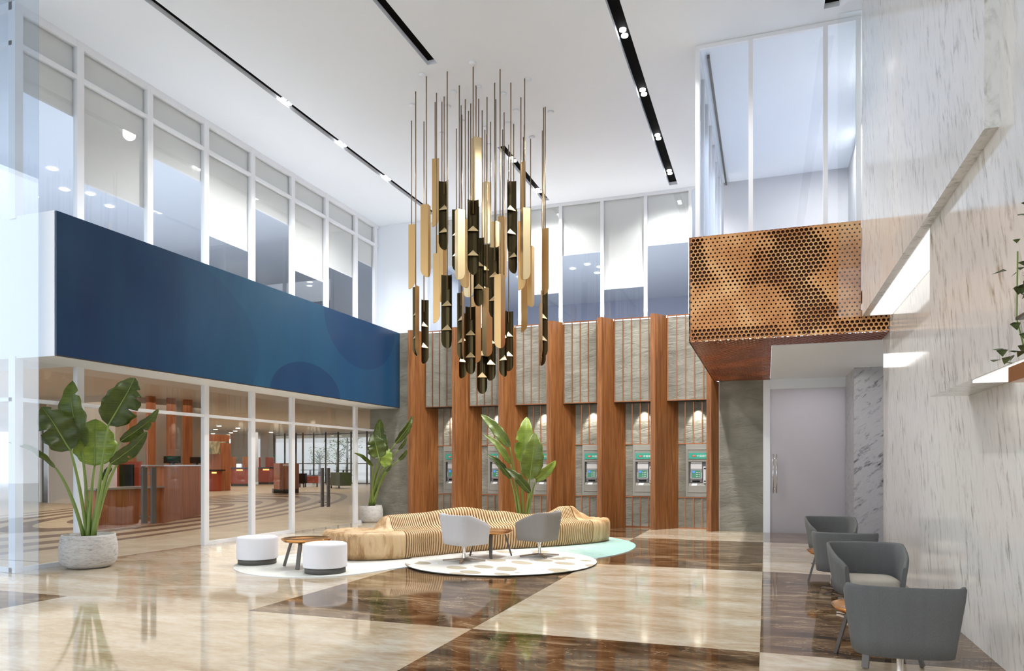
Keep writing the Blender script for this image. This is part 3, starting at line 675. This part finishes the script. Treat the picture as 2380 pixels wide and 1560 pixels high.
def plant(name, label, pot, leaves, d, base, loc, potpar):
    t = thing(name, label, 'plant', loc)
    inv = -Vector(loc)
    if pot: pot(t)
    for k, (bu, bv, tu, tv, w, dz0, dz1, roll, mk, torn) in enumerate(leaves):
        B = ond(bu, bv, d+dz0)+inv; T = ond(tu, tv, d+dz1)+inv
        # leaf_mb needs world points for the viewing side; shift back afterwards
        mb = leaf_mb(B-inv, T-inv, w*d/F, roll, .16, .28, torn, k*3.1+len(leaves))
        mb.v = [tuple(Vector(v)+inv) for v in mb.v]
        lf = mb.build('leaf', [M[mk], M['stem']], t)
        so = lf.modifiers.new('thickness', 'SOLIDIFY'); so.thickness = .003
        S0 = Vector(base(k)); S1 = S0*.45+B*.55+Vector((0,0,.10+.22*abs(B.x-S0.x))); S1.x = S0.x+(B.x-S0.x)*.42; S1.y = S0.y+(B.y-S0.y)*.42
        pts = [S0*(1-q)**2+S1*(2*q*(1-q))+B*q*q for q in [i/10 for i in range(11)]]
        MB().tube(pts, [.031*(1-.5*i/10) for i in range(11)], 8).build('stem', M['stem'], t)
    return t
def round_pot(R, h, n=40):
    P = [(R*.62,0),(R*.80,.02*h/.5),(R*.96,.18*h),(R,.42*h),(R*.99,.68*h),(R*.93,.93*h),(R*.91,h),(R*.85,h),(R*.84,.88*h),(.001,.86*h)]
    return MB().lathe(P, n)
def potA(t):
    round_pot(.42,.53).build('pot', M['pot'], t); MB().cyl(0,0,.40,.475,.355,32).build('soil', M['soil'], t)
pA = ond(206,1301,11.65); pA.z = 0; rA = random.Random(5)
baseA = [(-.10+.028*k, .05*sin(k*2.3), .47) for k in range(9)]
plant('potted_banana_plant', 'large leafy plant in a round stone pot at the left glass wall', potA, [
 (164,1047,100,944,80,-.25,-.45,.25,'leafdark',2),(190,1045,158,884,62,.05,.0,-.5,'leaf',1),(252,989,316,878,78,-.1,.05,.15,'leafdark',3),
 (220,1083,222,972,90,.12,.2,0,'leafbright',0),(279,1027,373,955,32,.05,.25,.5,'leafdark',2),(256,1079,345,1008,36,-.2,-.1,.5,'leafdark',1),  # backlight on the low centre leaf is put into its brighter green
 (275,1075,331,1047,10,0,.1,1.0,'leaf',0),(129,1088,29,1022,20,-.15,-.67,.9,'leaf',0),(259,1084,236,1118,15,.1,.1,.4,'leafdark',0)],
 11.70, lambda k: baseA[[1,3,6,5,7,8,8,0,4][k]], (pA.x,pA.y,0), None)
def potB(t):
    MB().lathe([(.27,0),(.325,.06),(.35,.22),(.345,.36),(.31,.48),(.28,.48),(.27,.43),(.001,.42)], 36).build('pot', M['pot'], t); MB().cyl(0,0,.36,.435,.27,28).build('soil', M['soil'], t)
pB = onz(893,1209); pB.y = min(pB.y, 18.25)
plant('potted_banana_plant', 'leafy plant in a pale stone pot at the slate corner behind the bench', potB, [
 (891,1062,880,973,34,.15,.2,-.3,'leafdark',1),(881,1066,868,1009,45,-.2,-.3,.2,'leafdark',1),(893,1086,904,1042,28,.05,.1,0,'leafbright',0),
 (919,1031,963,968,20,0,.1,.5,'leafdark',2),(926,1046,947,1017,9,.05,.05,.6,'leafdark',0),(927,1070,947,1047,12,0,0,.6,'leafdark',0),
 (866.5,1085,825,1050,12,-.1,-.2,.7,'leaf',0),(897,1097,911,1080,7,0,0,.6,'leafdark',0)],
 20.2, lambda k: (-.06+.02*k, .04*sin(k*2.1), .43), (pB.x,pB.y,0), None)
pC = ond(1218, 1200, 16.0); pC.z = .0125
plant('potted_banana_plant', 'tall green leafy plant rising behind the slatted bench before the cash machines', potB, [
 (1210,1074,1226,968,42,.1,.15,.1,'leafbright',1),(1231,1116,1245,1006,50,-.15,-.2,.1,'leaf',0),(1245,1118,1294,1072,24,.05,.1,.3,'leafbright',0),
 (1233,1146,1177,1086,22,-.2,-.3,.4,'leafdark',0),(1185,1040,1119,960,26,0,.1,.3,'leaf',0),(1187,1080,1129,1006,20,-.1,-.1,.6,'leaf',0),
 (1187,1114,1135,1053,18,-.1,-.1,.5,'leafdark',0)],
 15.8, lambda k: ((-.02,.06,.10,.04,-.10,-.06,-.13)[k], .05*sin(k*2.1), .43), (pC.x,pC.y,.0125), None)

# ivy planter on the marble wall at the right edge
t = thing('ivy_planter', 'copper planter with trailing ivy on the marble wall at the right edge', 'plant', (1.36,4.35,2.10))
MB().box(-.10,.125,-1.0,.32,0,.085).build('planter_box', M['coptray'], t, .004)
rv = random.Random(11); iv = MB(); iv2 = MB()
def ileaf(mb, c, s, a, til):
    R = Matrix.Rotation(a, 3, 'Z') @ Matrix.Rotation(til, 3, 'X')
    V = [R @ Vector(p)*s+Vector(c) for p in ((0,0,0),(.45,.25,.08),(.28,.55,0),(0,1,-.12),(-.28,.55,0),(-.45,.25,.08),(0,.4,.10))]
    mb.add(V, [(0,1,6),(1,2,6),(2,3,6),(3,4,6),(4,5,6),(5,0,6)], 0)
for k in range(90):
    ileaf(iv, (rv.uniform(-.16,.10), rv.uniform(-.6,.34)+.10*rv.random(), .10+abs(rv.gauss(0,.13))), rv.uniform(.04,.075), rv.uniform(-1.2,1.2), rv.uniform(-.9,.5))
for zc, n, sp in ((.50,40,.06),(.62,46,.05),(.78,26,.08),(.95,14,.08)):
    for k in range(n): ileaf(iv, (rv.uniform(-.12,.08), rv.uniform(-.55,.38), zc+rv.gauss(0,sp*.45)), rv.uniform(.035,.075), rv.uniform(-1.4,1.4), rv.uniform(-.6,.6))
iv.build('foliage', M['ivy'], t)
vn = MB()
for k in range(9):
    x = rv.uniform(-.06,.06); y = rv.uniform(-.5,.28); vn.tube([(x,y,.06),(x+rv.uniform(-.06,.06),y+.06,.35),(x+rv.uniform(-.08,.08),y+.02,.62+.4*rv.random())], .004, 6)
vn.build('vine', M['stem'], t)
tag(MB().box(1.28,1.486,3.3,4.62,2.435,2.45).build('wall_shelf', M['legdark']), 'thin dark shelf above the copper ivy planter at the right edge', 'shelf')

# ---------------------------------------------------------------- rugs
def rug(name, P, z0, z1, m, edge, label):
    mb = MB(); n = len(P); V = [(x,y,z0) for x,y in P]+[(x,y,z1) for x,y in P]
    mb.add(V, [tuple(range(n,2*n))], 0); mb.add(V, [(i,(i+1)%n,n+(i+1)%n,n+i) for i in range(n)], 1); mb.add(V, [tuple(range(n-1,-1,-1))], 1)
    return tag(mb.build(name, [m, edge]), label, 'rug')
def smooth_loop(P, k=10):
    n = len(P); out = []
    for i in range(n):
        a, b, c, d = [Vector((*P[(i+j) % n], 0)) for j in (-1,0,1,2)]
        for q in range(k):
            t = q/k; v = .5*((2*b)+(c-a)*t+(2*a-5*b+4*c-d)*t*t+(3*b-a-3*c+d)*t**3); out.append((v.x, v.y))
    return out
RP = [(-7.95,9.35),(-7.3,8.92),(-6.65,8.84),(-6.1,9.05),(-5.75,9.5),(-5.5,10.2),(-5.1,11.0),(-4.3,11.6),(-3.4,11.95),(-2.85,12.35),(-2.48,13.4),(-2.46,14.5),(-2.75,15.4),(-3.4,16.2),(-4.2,16.6),(-5.2,16.0),(-6.0,15.0),(-6.9,13.6),(-7.6,12.2),(-8.2,11.0),(-8.3,10.0)]
rug('area_rug', smooth_loop(RP), .0005, .012, M['rug'], mat('rug_edge', (.75,.77,.78), .9), 'free form white rug fading to teal under the slatted bench')
rug('round_rug', [(-4.22+1.60*cos(2*pi*i/72), 11.5+1.66*sin(2*pi*i/72)) for i in range(72)], .0125, .026, M['rug2'], M['boot'], 'round white rug with beige leaf pattern under the two swivel chairs')

# ---------------------------------------------------------------- slatted bench
FP = [(-6.98,10.98),(-6.62,10.72),(-6.2,10.92),(-5.75,11.55),(-5.2,12.45),(-4.55,13.3),(-3.95,14.05),(-3.55,14.75),(-3.35,15.5)]
def cat(P, t):
    n = len(P)-1; x = min(max(t,0),1)*n; i = min(int(x), n-1); q = x-i
    a, b, c, d = [Vector((*P[min(max(i+j,0),n)], 0)) for j in (-1,0,1,2)]
    return .5*((2*b)+(c-a)*q+(2*a-5*b+4*c-d)*q*q+(3*b-a-3*c+d)*q**3)
SP = [(-7.35,11.35),(-6.85,11.25),(-6.45,11.42),(-6.1,11.95),(-5.6,12.8),(-4.95,13.65),(-4.3,14.4),(-3.85,15.05),(-3.5,15.75)]
LEN = sum((cat(SP,(i+1)/200)-cat(SP,i/200)).length for i in range(200))
def frame_at(t):
    p = cat(SP, t); e = .012; d = (cat(SP, min(1,t+e))-cat(SP, max(0,t-e))).normalized()
    return p, Vector((-d.y, d.x, 0))
def backh(t):
    x = t
    K = [(0,.47),(.205,.47),(.235,.60),(.265,.70),(.30,.725),(.40,.735),(.52,.805),(.62,.70),(.70,.615),(.77,.64),(.835,.755),(.875,.75),(.915,.60),(.95,.48),(1,.46)]
    for (a, p), (b, q) in zip(K, K[1:]):
        if a <= x <= b:
            w = (x-a)/(b-a); w = w*w*(3-2*w); return p+(q-p)*w
def halfw(t):
    e = .62
    if t < .13: return e*sqrt(max(0.02, 1-((.13-t)/.135)**2))
    if t > .88: return e*sqrt(max(0.02, 1-((t-.88)/.125)**2))
    return e
def section(t, sc=1.0, dz=0):
    p, n = frame_at(t); h = halfw(t)*sc; bh = backh(t); top = .48; und = .10 if t < .85 else .10+.14*min(1,(t-.85)/.12)
    prof = [(-.90,.0),(-.97,.12),(-1,.30),(-.985,.40),(-.93,.455),(-.82,top),(-.55,top-.012),(-.28,top-.02),(-.12,top+(bh-top)*.12),(-.02,top+(bh-top)*.5),(.06,top+(bh-top)*.86),(.16,bh),(.30,bh-.01),(.45,top+(bh-top)*.75),(.62,top+(bh-top)*.35),(.80,top-.02),(.93,.42),(.99,.28),(.97,.1),(.92,0)]
    return [p+n*(q*h)+Vector((0,0,max(.026,z*sc+.0127))) for q, z in prof]
def loft(mb, ts, sc=1.0, m=0):
    S = [section(t, sc) for t in ts]; n = len(S[0]); V = [v for s in S for v in s]
    mb.add(V, [(i*n+j, (i+1)*n+j, (i+1)*n+(j+1)%n, i*n+(j+1)%n) for i in range(len(S)-1) for j in range(n)], m, True)
    mb.add(V, [tuple(range(n)), tuple(range((len(S)-1)*n, len(S)*n))[::-1]], m)
bn = thing('slatted_bench', 'long curved oak bench with slatted wavy back and solid rounded ends', 'bench', (0,0,0))
TL, TR_ = .285, .865
mb = MB(); loft(mb, [0.0+TL*i/28 for i in range(29)]); mb.build('end_block', M['oak'], bn)
mb = MB(); loft(mb, [TR_+(1-TR_)*i/18 for i in range(19)]); mb.build('end_block', M['oak'], bn)
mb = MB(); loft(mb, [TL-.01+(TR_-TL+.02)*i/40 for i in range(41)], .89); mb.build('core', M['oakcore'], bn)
mb = MB(); pitch = .044/LEN; th = .022/LEN; k = TL+pitch*.55
while k < TR_-th: loft(mb, [k, k+th]); k += pitch
mb.build('slats', M['oakslat'], bn)

# ---------------------------------------------------------------- poufs, tray tables, chairs
def pouf(u, v0, label):
    p = onz(u, v0); dr = Vector((p.x,p.y,0)).normalized(); c = p+dr*.31
    t = thing('pouf', label, 'pouf', (c.x,c.y,.0125), 0, 'white drum poufs')
    MB().cyl(0,0,0,.085,.305,40).build('base', M['boot'], t)
    MB().lathe([(.30,.085),(.325,.088),(.328,.11),(.328,.41),(.322,.435),(.30,.447),(.001,.452)], 48).build('cushion', M['fabwhite'], t)
pouf(598, 1317, 'white drum pouf left of the copper tray table, farther one'); pouf(756, 1339, 'white drum pouf in front of the copper tray table, nearer one')
def make_tray(R=.40, h=.455, nleg=4, rot=.4):
    t = thing('tray_table', 'x', 'side table')
    MB().lathe([(R*.72,h-.055),(R*.9,h-.045),(R,h),(R*.985,h+.002),(R*.88,h-.032),(R*.72,h-.042),(.001,h-.044)], 56).build('tray', M['coptray'], t)
    for k in range(nleg):
        a = rot+2*pi*k/nleg; c, s = cos(a), sin(a)
        MB().bar((R*.94*c,R*.94*s,.006),(R*.64*c,R*.64*s,h-.05),.058,.030,0,(c,s,0)).build('leg', M['legdark'], t)
    return t
tr0 = make_tray()
for k, (x, y, rz, z, lab, sc) in enumerate([(-6.95,9.87,-.17,.0125,'copper tray table between the two white poufs',1.),(-4.60,11.98,-.03,.0265,'copper tray table between the two swivel chairs on the round rug',.98),
     (.89,6.78,.77,0,'copper tray table between the two nearest grey green armchairs',.90),(.90,10.95,1.03,0,'copper tray table between the two farther grey green armchairs',.90)]):
    t = tr0 if k == 0 else copytree(tr0); t.location = (x,y,z); t.rotation_euler = (0,0,rz); t.scale = (sc,sc,1); tag(t, lab, 'side table', 'copper tray tables')

def make_chair(shell, seat):
    t = thing('swivel_armchair', 'x', 'armchair')
    # plan outline of the shell: from right arm front round the back to left arm front (faces -Y)
    def plan(s):   # s 0..1
        P = [(.27,-.30),(.315,-.10),(.325,.12),(.27,.235),(.12,.275),(0,.282),(-.12,.275),(-.27,.235),(-.325,.12),(-.315,-.10),(-.27,-.30)]
        n = len(P)-1; x = s*n; i = min(int(x), n-1); q = x-i
        a, b, c, d = [Vector(P[min(max(i+j,0),n)]) for j in (-1,0,1,2)]
        return .5*((2*b)+(c-a)*q+(2*a-5*b+4*c-d)*q*q+(3*b-a-3*c+d)*q**3)
    NS, th = 41, .045; V = []; rings = 9
    def ztop(p): return .795 if p.y > .13 else .60+(.795-.60)*max(0,(p.y+.30)/.43)**.9
    for i in range(NS):
        s = i/(NS-1); p = plan(s); q = (plan(min(1,s+.01))-plan(max(0,s-.01))).normalized(); nrm = Vector((q.y,-q.x))
        if nrm.dot(p) < 0: nrm = -nrm
        zt = ztop(p); zb = .29
        ring = []
        prof = [(0,0),(0,.25),(0,.5),(0,.8),(.004,.96),(.016,1.0),(.030,1.0),(.042,.96),(.045,.8),(.045,.5),(.045,.25),(.045,.02),(.03,-.01)]
        for (o, f) in prof:
            z = zb+(zt-zb)*f; fl_ = 1+.21*max(0,(z-zb)/.48)*(1 if p.y > -.2 else .8)
            w = p*fl_-nrm*o; ring.append((w.x, w.y, z))
        V += ring
    n = 13; mb = MB()
    mb.add(V, [(i*n+j, i*n+(j+1)%n, (i+1)*n+(j+1)%n, (i+1)*n+j) for i in range(NS-1) for j in range(n)], 0, True)
    mb.add(V, [tuple(range(n))[::-1], tuple(range((NS-1)*n, NS*n))], 0)
    b = [v for v in V[0::n]]; mb.add([(x*.97,y*.97,.293) for x,y,z in b], [tuple(range(NS))], 0)
    mb.build('shell', M[shell], t)
    def cush(u, v):
        a = 2*pi*u; e = .42; cx = abs(cos(a))**e*(1 if cos(a) > 0 else -1); sy = abs(sin(a))**e*(1 if sin(a) > 0 else -1)
        r, z = [(.001,.33),(.85,.33),(.97,.36),(1.0,.395),(.97,.435),(.86,.458),(.5,.468),(.001,.470)][round(v*7)]
        return (cx*.285*r, -.045+sy*.285*r, z)
    MB().grid(cush, 44, 8, 0, True, True).build('seat', M[seat], t)
    MB().lathe([(.034,.03),(.030,.05),(.024,.06),(.024,.22),(.034,.24),(.05,.29)], 20).build('pedestal', M['chrome'], t)
    for k in range(4):
        a = pi/4+pi/2*k; c, s = cos(a), sin(a)
        MB().bar((.02*c,.02*s,.045),(.36*c,.36*s,.014),.042,.020,0).build('foot', M['foot'], t)
    return t
kinds = {}
for (sh_, se, x, y, z, rz, lab, grp) in [
  ('fablight','fabcream',-4.78,11.20,.0265,pi-.55,'pale grey swivel armchair with its back to us on the round rug','swivel chairs on the round rug'),
  ('fabtaupe','fabcream',-3.78,12.25,.0265,pi+1.4,'taupe grey swivel armchair facing left on the round rug','swivel chairs on the round rug'),
  ('fabgreen','fabseat',.93,5.96,0,pi+.05,'nearest grey green armchair, back to us, by the marble wall','armchairs along the marble wall'),
  ('fabgreen','fabseat',1.03,8.55,0,.10,'grey green armchair facing us behind the nearest one','armchairs along the marble wall'),
  ('fabgreen','fabseat',.95,10.20,0,pi-.05,'third grey green armchair from us, only its back showing','armchairs along the marble wall'),
  ('fabgreen','fabseat',1.00,12.70,0,.10,'farthest grey green armchair, facing us before the frosted door','armchairs along the marble wall')]:
    if (sh_, se) in kinds: t = copytree(kinds[(sh_, se)])
    else: t = make_chair(sh_, se); kinds[(sh_, se)] = t
    t.location = (x,y,z); t.rotation_euler = (0,0,rz); tag(t, lab, 'armchair', grp)

# ---------------------------------------------------------------- banking hall behind the glass doors
HX0, HX1, HY0, HY1, HZ = -62, -10.95, 7.99, 66, 4.45
struct(MB().box(HX0,HX1,HY0,HY1,-.3,-.002).build('floor_hall', M['hallfloor']))
struct(MB().box(HX0,HX1,HY0,19.2,HZ,HZ+.1).box(HX0,HX1,19.2,HY1,HZ,HZ+.1).build('ceiling_hall', M['hallceil']))
struct(MB().box(-10.95,-10.85,19.3,HY1,0,HZ).build('wall_hall_right', M['hallwall']))
struct(MB().box(-10.95,-10.86,8.0,18.6,3.30,HZ).build('wall_hall_front', M['hallwall']))
def gp(u, d): p = ond(u, VH, d); return Vector((p.x, p.y, 0))
def seg(mb, u0, d0, u1, d1, z0, z1, th=.3, m=0, off=0):
    a = gp(u0, d0); b = gp(u1, d1); n = Vector((b.y-a.y, a.x-b.x, 0)).normalized()
    if n.dot(a) > 0: n = -n
    a = a+n*off; b = b+n*off
    P = [a, b, b-n*th, a-n*th]
    return mb.prism([(p.x,p.y) for p in (P if (b-a).cross(-n*th).z > 0 else P[::-1])], z0, z1, m)
# left side wall of the hall with a glazed doorway
struct(seg(seg(MB(), 113, 31, 268, 29, 0, HZ, .3), 20, 33, 92, 32, 0, HZ, .3).build('wall_hall_left', M['hallwall']))
struct(seg(MB(), 93, 31.8, 112, 31.2, 0, 3.2, .1).build('door_6', M['blackglass']))
struct(seg(seg(MB(), 91, 31.7, 94, 31.6, 0, 3.2, .15), 111, 31.1, 114, 31, 0, 3.2, .15).build('trim_7', M['frame']))
# hall wall behind the reception counter, with added strips imitating the fins' reflection
struct(seg(MB(), 268, 29, 470, 33, 0, HZ, .3).build('wall_hall_back', M['hallwall']))
for k, (a, b) in enumerate(((300,318),(345,362),(392,408),(430,447))):
    tag(seg(MB(), a, 28.2+.018*(a-268), b, 28.2+.018*(b-268), 0, HZ-.002, .15).build('wall_panel', M['hallwood']), ['first wooden wall strip behind the reception counter from the left','second wooden wall strip behind the reception counter','third wooden wall strip behind the reception counter','wooden wall strip behind the reception counter, nearest the mullion'][k], 'wall panel', 'wooden strips on the hall wall')
t = thing('reception_counter', 'wooden reception counter seen through the left glass doors', 'counter', tuple(gp(380,20.5)))
inv = -gp(380,20.5)
def part(mb, name, m, par, iv):
    mb.v = [tuple(Vector(v)+iv) for v in mb.v]; return mb.build(name, m, par)
part(seg(MB(), 225, 18.2, 381, 20.4, 0, 1.0, .5), 'low_front', M['hallwood'], t, inv)
part(seg(MB(), 223, 18.1, 383, 20.3, 1.0, 1.05, .7), 'worktop', M['stonetop'], t, inv)
part(seg(MB(), 382, 20.3, 476, 24.2, 0, 1.6, .5), 'high_front', M['hallwood'], t, inv)
part(seg(MB(), 381, 20.2, 477, 24.2, 1.6, 1.64, .6), 'counter_top', M['stonetop'], t, inv)
for k, (u, d, w) in enumerate(((400,21.9,.30),(455,24.3,.22))):
    c = gp(u, d); t2 = thing('monitor', ['black monitor on the reception counter, left one','small black monitor on the reception counter next to the mullion'][k], 'monitor', (c.x,c.y,1.64))
    MB().box(-w,w,-.03,.03,.05,.26).build('panel', M['black'], t2); MB().box(-.06,.06,-.05,.05,0,.05).build('foot', M['dark'], t2)
c = gp(352, 21.4); t2 = thing('office_chair', 'black office chair behind the low reception counter', 'chair', (c.x,c.y,0), YAW)
MB().box(-.3,.3,-.05,.05,.55,1.6).build('backrest', M['black'], t2, .04); MB().box(-.28,.28,-.5,.05,.45,.55).build('seat', M['black'], t2, .03); MB().cyl(0,-.2,.0,.45,.05).build('pedestal', M['dark'], t2)
t2 = thing('cabinet', 'dark red cabinet behind the low reception counter', 'cabinet', tuple(gp(300,24)))
part(seg(MB(), 272, 24, 330, 24.5, 0, 1.75, .4), 'carcass', M['redwood'], t2, -gp(300,24)); part(seg(MB(), 278, 23.9, 312, 24.2, .75, 1.65, .05), 'shelf_recess', M['black'], t2, -gp(300,24))
# island with the landscape picture
iv = -gp(500,46)
t = thing('service_island', 'tall red wood service island carrying a long landscape picture', 'partition', tuple(gp(500,46)))
part(seg(MB(), 515, 45.5, 536, 46, 0, 3.0, 1.5), 'side_tower', M['hallwood'], t, iv); part(seg(MB(), 456, 45, 536, 46.2, 2.35, 3.55, .5, off=-.3), 'upper_frame', M['hallwood'], t, iv)
part(seg(MB(), 450, 44, 515, 45, 0, 1.25, 1.2), 'low_counter', M['redwood'], t, iv); part(seg(MB(), 449, 43.9, 524, 44.9, 1.25, 1.33, 1.3), 'counter_top', M['blackglass'], t, iv)
part(seg(MB(), 456, 46.5, 500, 46.8, 1.33, 2.4, .2), 'back_panel', M['redwood'], t, iv); part(seg(MB(), 492, 43.85, 503, 43.9, 1.10, 1.2, .03), 'light_strip', M['underglow'], t, iv)
mp = mat('landscape_print', rough=.5); nt = NT(mp); nn = nt.noise(nt.coord((.9,.9,.5)), 1.3, 6, .6, .8)
nt.col(nt.ramp(nn, [(.38,(.05,.09,.05)),(.48,(.28,.26,.14)),(.55,(.66,.55,.36)),(.66,(.72,.68,.56))]))
part(seg(MB(), 470, 45.0, 532, 45.9, 2.30, 3.10, .06), 'picture', mp, t, iv)
def desk(u0, u1, d, lab, parts, dark=False):
    o = gp((u0+u1)/2, d); t = thing('teller_desk', lab, 'desk', tuple(o))
    part(seg(MB(), u0, d, u1, d, .18, 1.32, .8), 'front', M['redwood'], t, -o); part(seg(MB(), u0, d, u1, d, 0, .18, .7, off=-.06), 'plinth', M['dark'], t, -o)
    part(seg(MB(), u0, d-.1, u1, d-.1, 1.32, 1.42, 1.), 'top', M['blackglass'], t, -o)
    for a, b in parts: part(seg(MB(), a, d+.3, b, d+.3, 1.42, 2.25, .1), 'screen_panel', M['hallwood'] if not dark else M['redwood'], t, -o)
    m = (u0+u1)/2; part(seg(MB(), m-7, d-.12, m+7, d-.12, 1.17, 1.27, .05), 'light_strip', M['underglow'], t, -o)
desk(536, 577, 55, 'red wood teller desk left of the round white column', ((533,548),(563,577)))
desk(600, 636, 60, 'red wood teller desk right of the round white column', ((601,606),(617,636)), True)
c = gp(588, 57.4); struct(MB().lathe([(.40,0),(.40,.25)], 24).lathe([(.38,.25),(.38,HZ)], 24).build('column_hall', M['white'], loc=(c.x,c.y,0)))
o = gp(660, 41); t = thing('info_kiosk', 'free standing red wood kiosk with a small white sign', 'kiosk', tuple(o))
part(seg(MB(), 636, 41.5, 650, 40.5, .25, 1.70, .8), 'left_panel', M['hallwood'], t, -o); part(seg(MB(), 673, 41, 695, 42, .25, 1.70, .6), 'right_panel', M['hallwood'], t, -o)
part(seg(MB(), 636, 41.4, 695, 42, 0, .25, .7, off=-.08), 'plinth', M['dark'], t, -o); part(seg(MB(), 649, 40.5, 676, 41, 1.50, 1.72, .6), 'header', M['hallwood'], t, -o)
part(seg(MB(), 651, 41, 673, 41.4, .25, 1.5, .1, off=-.3), 'inner_panel', M['glassdark'], t, -o)
for q in range(4): part(seg(MB(), 658+4*q, 40.45, 660.6+4*q, 40.5, 1.56, 1.67, .02), 'letter', M['text'], t, -o)
o = gp(775, 50); t = thing('lounge_sofa', 'dark olive high backed sofa inside the hall, seen through the far glass doors', 'sofa', tuple(o))
part(seg(MB(), 768, 50.5, 790, 49, .2, 1.1, .8), 'back', M['sofa'], t, -o); part(seg(MB(), 758, 51.5, 770, 50.6, .2, .75, .8), 'seat', M['sofa'], t, -o)
for u in (770, 788): part(MB().cyl(*gp(u,50.2).xy,0,.2,.05,10), 'leg', M['dark'], t, -o)
o = gp(725, 53); t = thing('low_bench', 'low dark red bench in the hall near the far windows', 'bench', tuple(o))
part(seg(MB(), 707, 53, 740, 53, .28, .80, .7), 'seat', M['redwood'], t, -o)
for u in (710, 737): part(MB().cyl(*gp(u,53.3).xy,0,.28,.05,10), 'leg', M['dark'], t, -o)
o = gp(701, 52); t = thing('lounge_chair', 'black lounge chair beside the low red bench in the hall', 'chair', tuple(o))
part(seg(MB(), 695, 52, 708, 52, .28, 1.0, .6), 'body', M['black'], t, -o)
for u in (697, 706): part(MB().cyl(*gp(u,52.2).xy,0,.28,.05,10), 'leg', M['dark'], t, -o)
# far glass front with the yard outside
f = MB()
UF = [(637,66),(662,65.5),(688,65),(704,64.6),(729,64),(757,63.3),(786,62.6),(816,61.8),(853,60.8),(880,60)]
for u, d in UF: p = gp(u, d); f.cyl(p.x, p.y, 0, HZ, .07, 8)
for z in (.06,1.72,4.3):
    for (a, da), (b, db) in zip(UF, UF[1:]): f.bar(tuple(gp(a,da)+Vector((0,0,z))), tuple(gp(b,db)+Vector((0,0,z))), .08, .08)
w9 = struct(f.build('window_9', M['legdark']))
for (a, da), (b, db) in zip(UF, UF[1:]): seg(MB(), a, da, b, db, .1, 4.25, .02).build('pane', M['glass'], w9)
struct(seg(seg(MB(), 536, 66, 577, 66, 1.7, HZ, .1), 605, 68, 637, 66, 0, HZ, .2).build('wall_hall_far', M['hallwall']))
struct(MB().box(-90,20,66.05,160,-.4,-.03).box(-110,-62.05,-30,160,-.4,-.03).box(-62,60,-60,-4.05,-.4,-.03).box(-62,-17.05,-4.0,7.9,-.4,-.03).build('ground', M['greyfloor']))
tag(seg(MB(), 560, 118, 1000, 112, -.03, 9, 4).build('far_building', mat('pale_render', (.62,.60,.58), .8)), 'pale plain building outside, beyond the far windows of the hall', 'building')
def tree(u, d, h, cr, lab, seed):
    o = gp(u, d); o.z = -.03; rr = random.Random(seed); t = thing('yard_tree', lab, 'tree', tuple(o), 0, 'trees in the yard')
    tr = MB().tube([(0,0,0),(.1,0,h*.5),(.0,.1,h*.85)], [.18,.13,.05], 8)
    for q in range(7):
        a = rr.uniform(0,6.28); z = h*rr.uniform(.35,.75); tr.tube([(.05,0,z),(cos(a)*cr*.5,sin(a)*cr*.5,z+.5),(cos(a)*cr,sin(a)*cr,z+.9)], [.06,.04,.02], 6)
    tr.build('trunk', M['legdark'], t); lv = MB()
    for q in range(420):
        a = rr.uniform(0,6.28); r = cr*sqrt(rr.random()); z = h*rr.uniform(.45,1.05)
        ileaf(lv, (cos(a)*r, sin(a)*r, z), rr.uniform(.12,.25), rr.uniform(0,6.28), rr.uniform(-1,1))
    lv.build('foliage', M['leaf'], t)
tree(783, 80, 4.2, 1.5, 'slender yard tree in front of the far windows, right of the door handles', 3)
tree(806, 92, 8.5, 2.2, 'taller yard tree near the right end of the far windows', 4)
tree(742, 88, 3.6, 1.3, 'low yard tree left of the door handles, outside', 6)
for k, (u, d) in enumerate(((721,78),(798,76))):
    o = gp(u, d); o.z = -.03; t = thing('picnic_table', ['dark picnic table outside, left of the yard tree','dark picnic table outside, right of the yard tree'][k], 'table', tuple(o), YAW, 'picnic tables in the yard')
    MB().box(-.9,.9,-.45,.45,1.05,1.12).build('table_top', M['dark'], t); MB().cyl(0,0,0,1.05,.1,12).build('leg', M['dark'], t); MB().box(-.9,.9,-.95,-.6,.5,.56).build('seat', M['dark'], t); MB().box(-.9,.9,.6,.95,.5,.56).build('seat', M['dark'], t)
    MB().bar((0,-.8,.5),(0,.8,.5),.06,.06).build('cross_bar', M['dark'], t)
for k, (u, v) in enumerate(((509,990),(501,998),(495,1008),(553,995),(547,1002),(537,1006),(530,1011),(562,1013),(570,1010),(630,1005),(463,983))):
    p = onz(u, v, HZ-.002)
    tag(MB().lathe([(.16,HZ-.004),(.16,HZ-.03),(.001,HZ-.04)], 16, (p.x,p.y)).build('hall_downlight', M['warmglow']), ['downlight','lamp'][0]+' in the hall ceiling, '+['highest in the left cluster','second of the left cluster','lowest of the left cluster','highest beside the second mullion','second beside the second mullion','third beside the second mullion','lowest beside the second mullion','left of the column','nearest the column','right of the column above the kiosk','alone above the reception counter'][k], 'downlight', 'downlights in the hall')
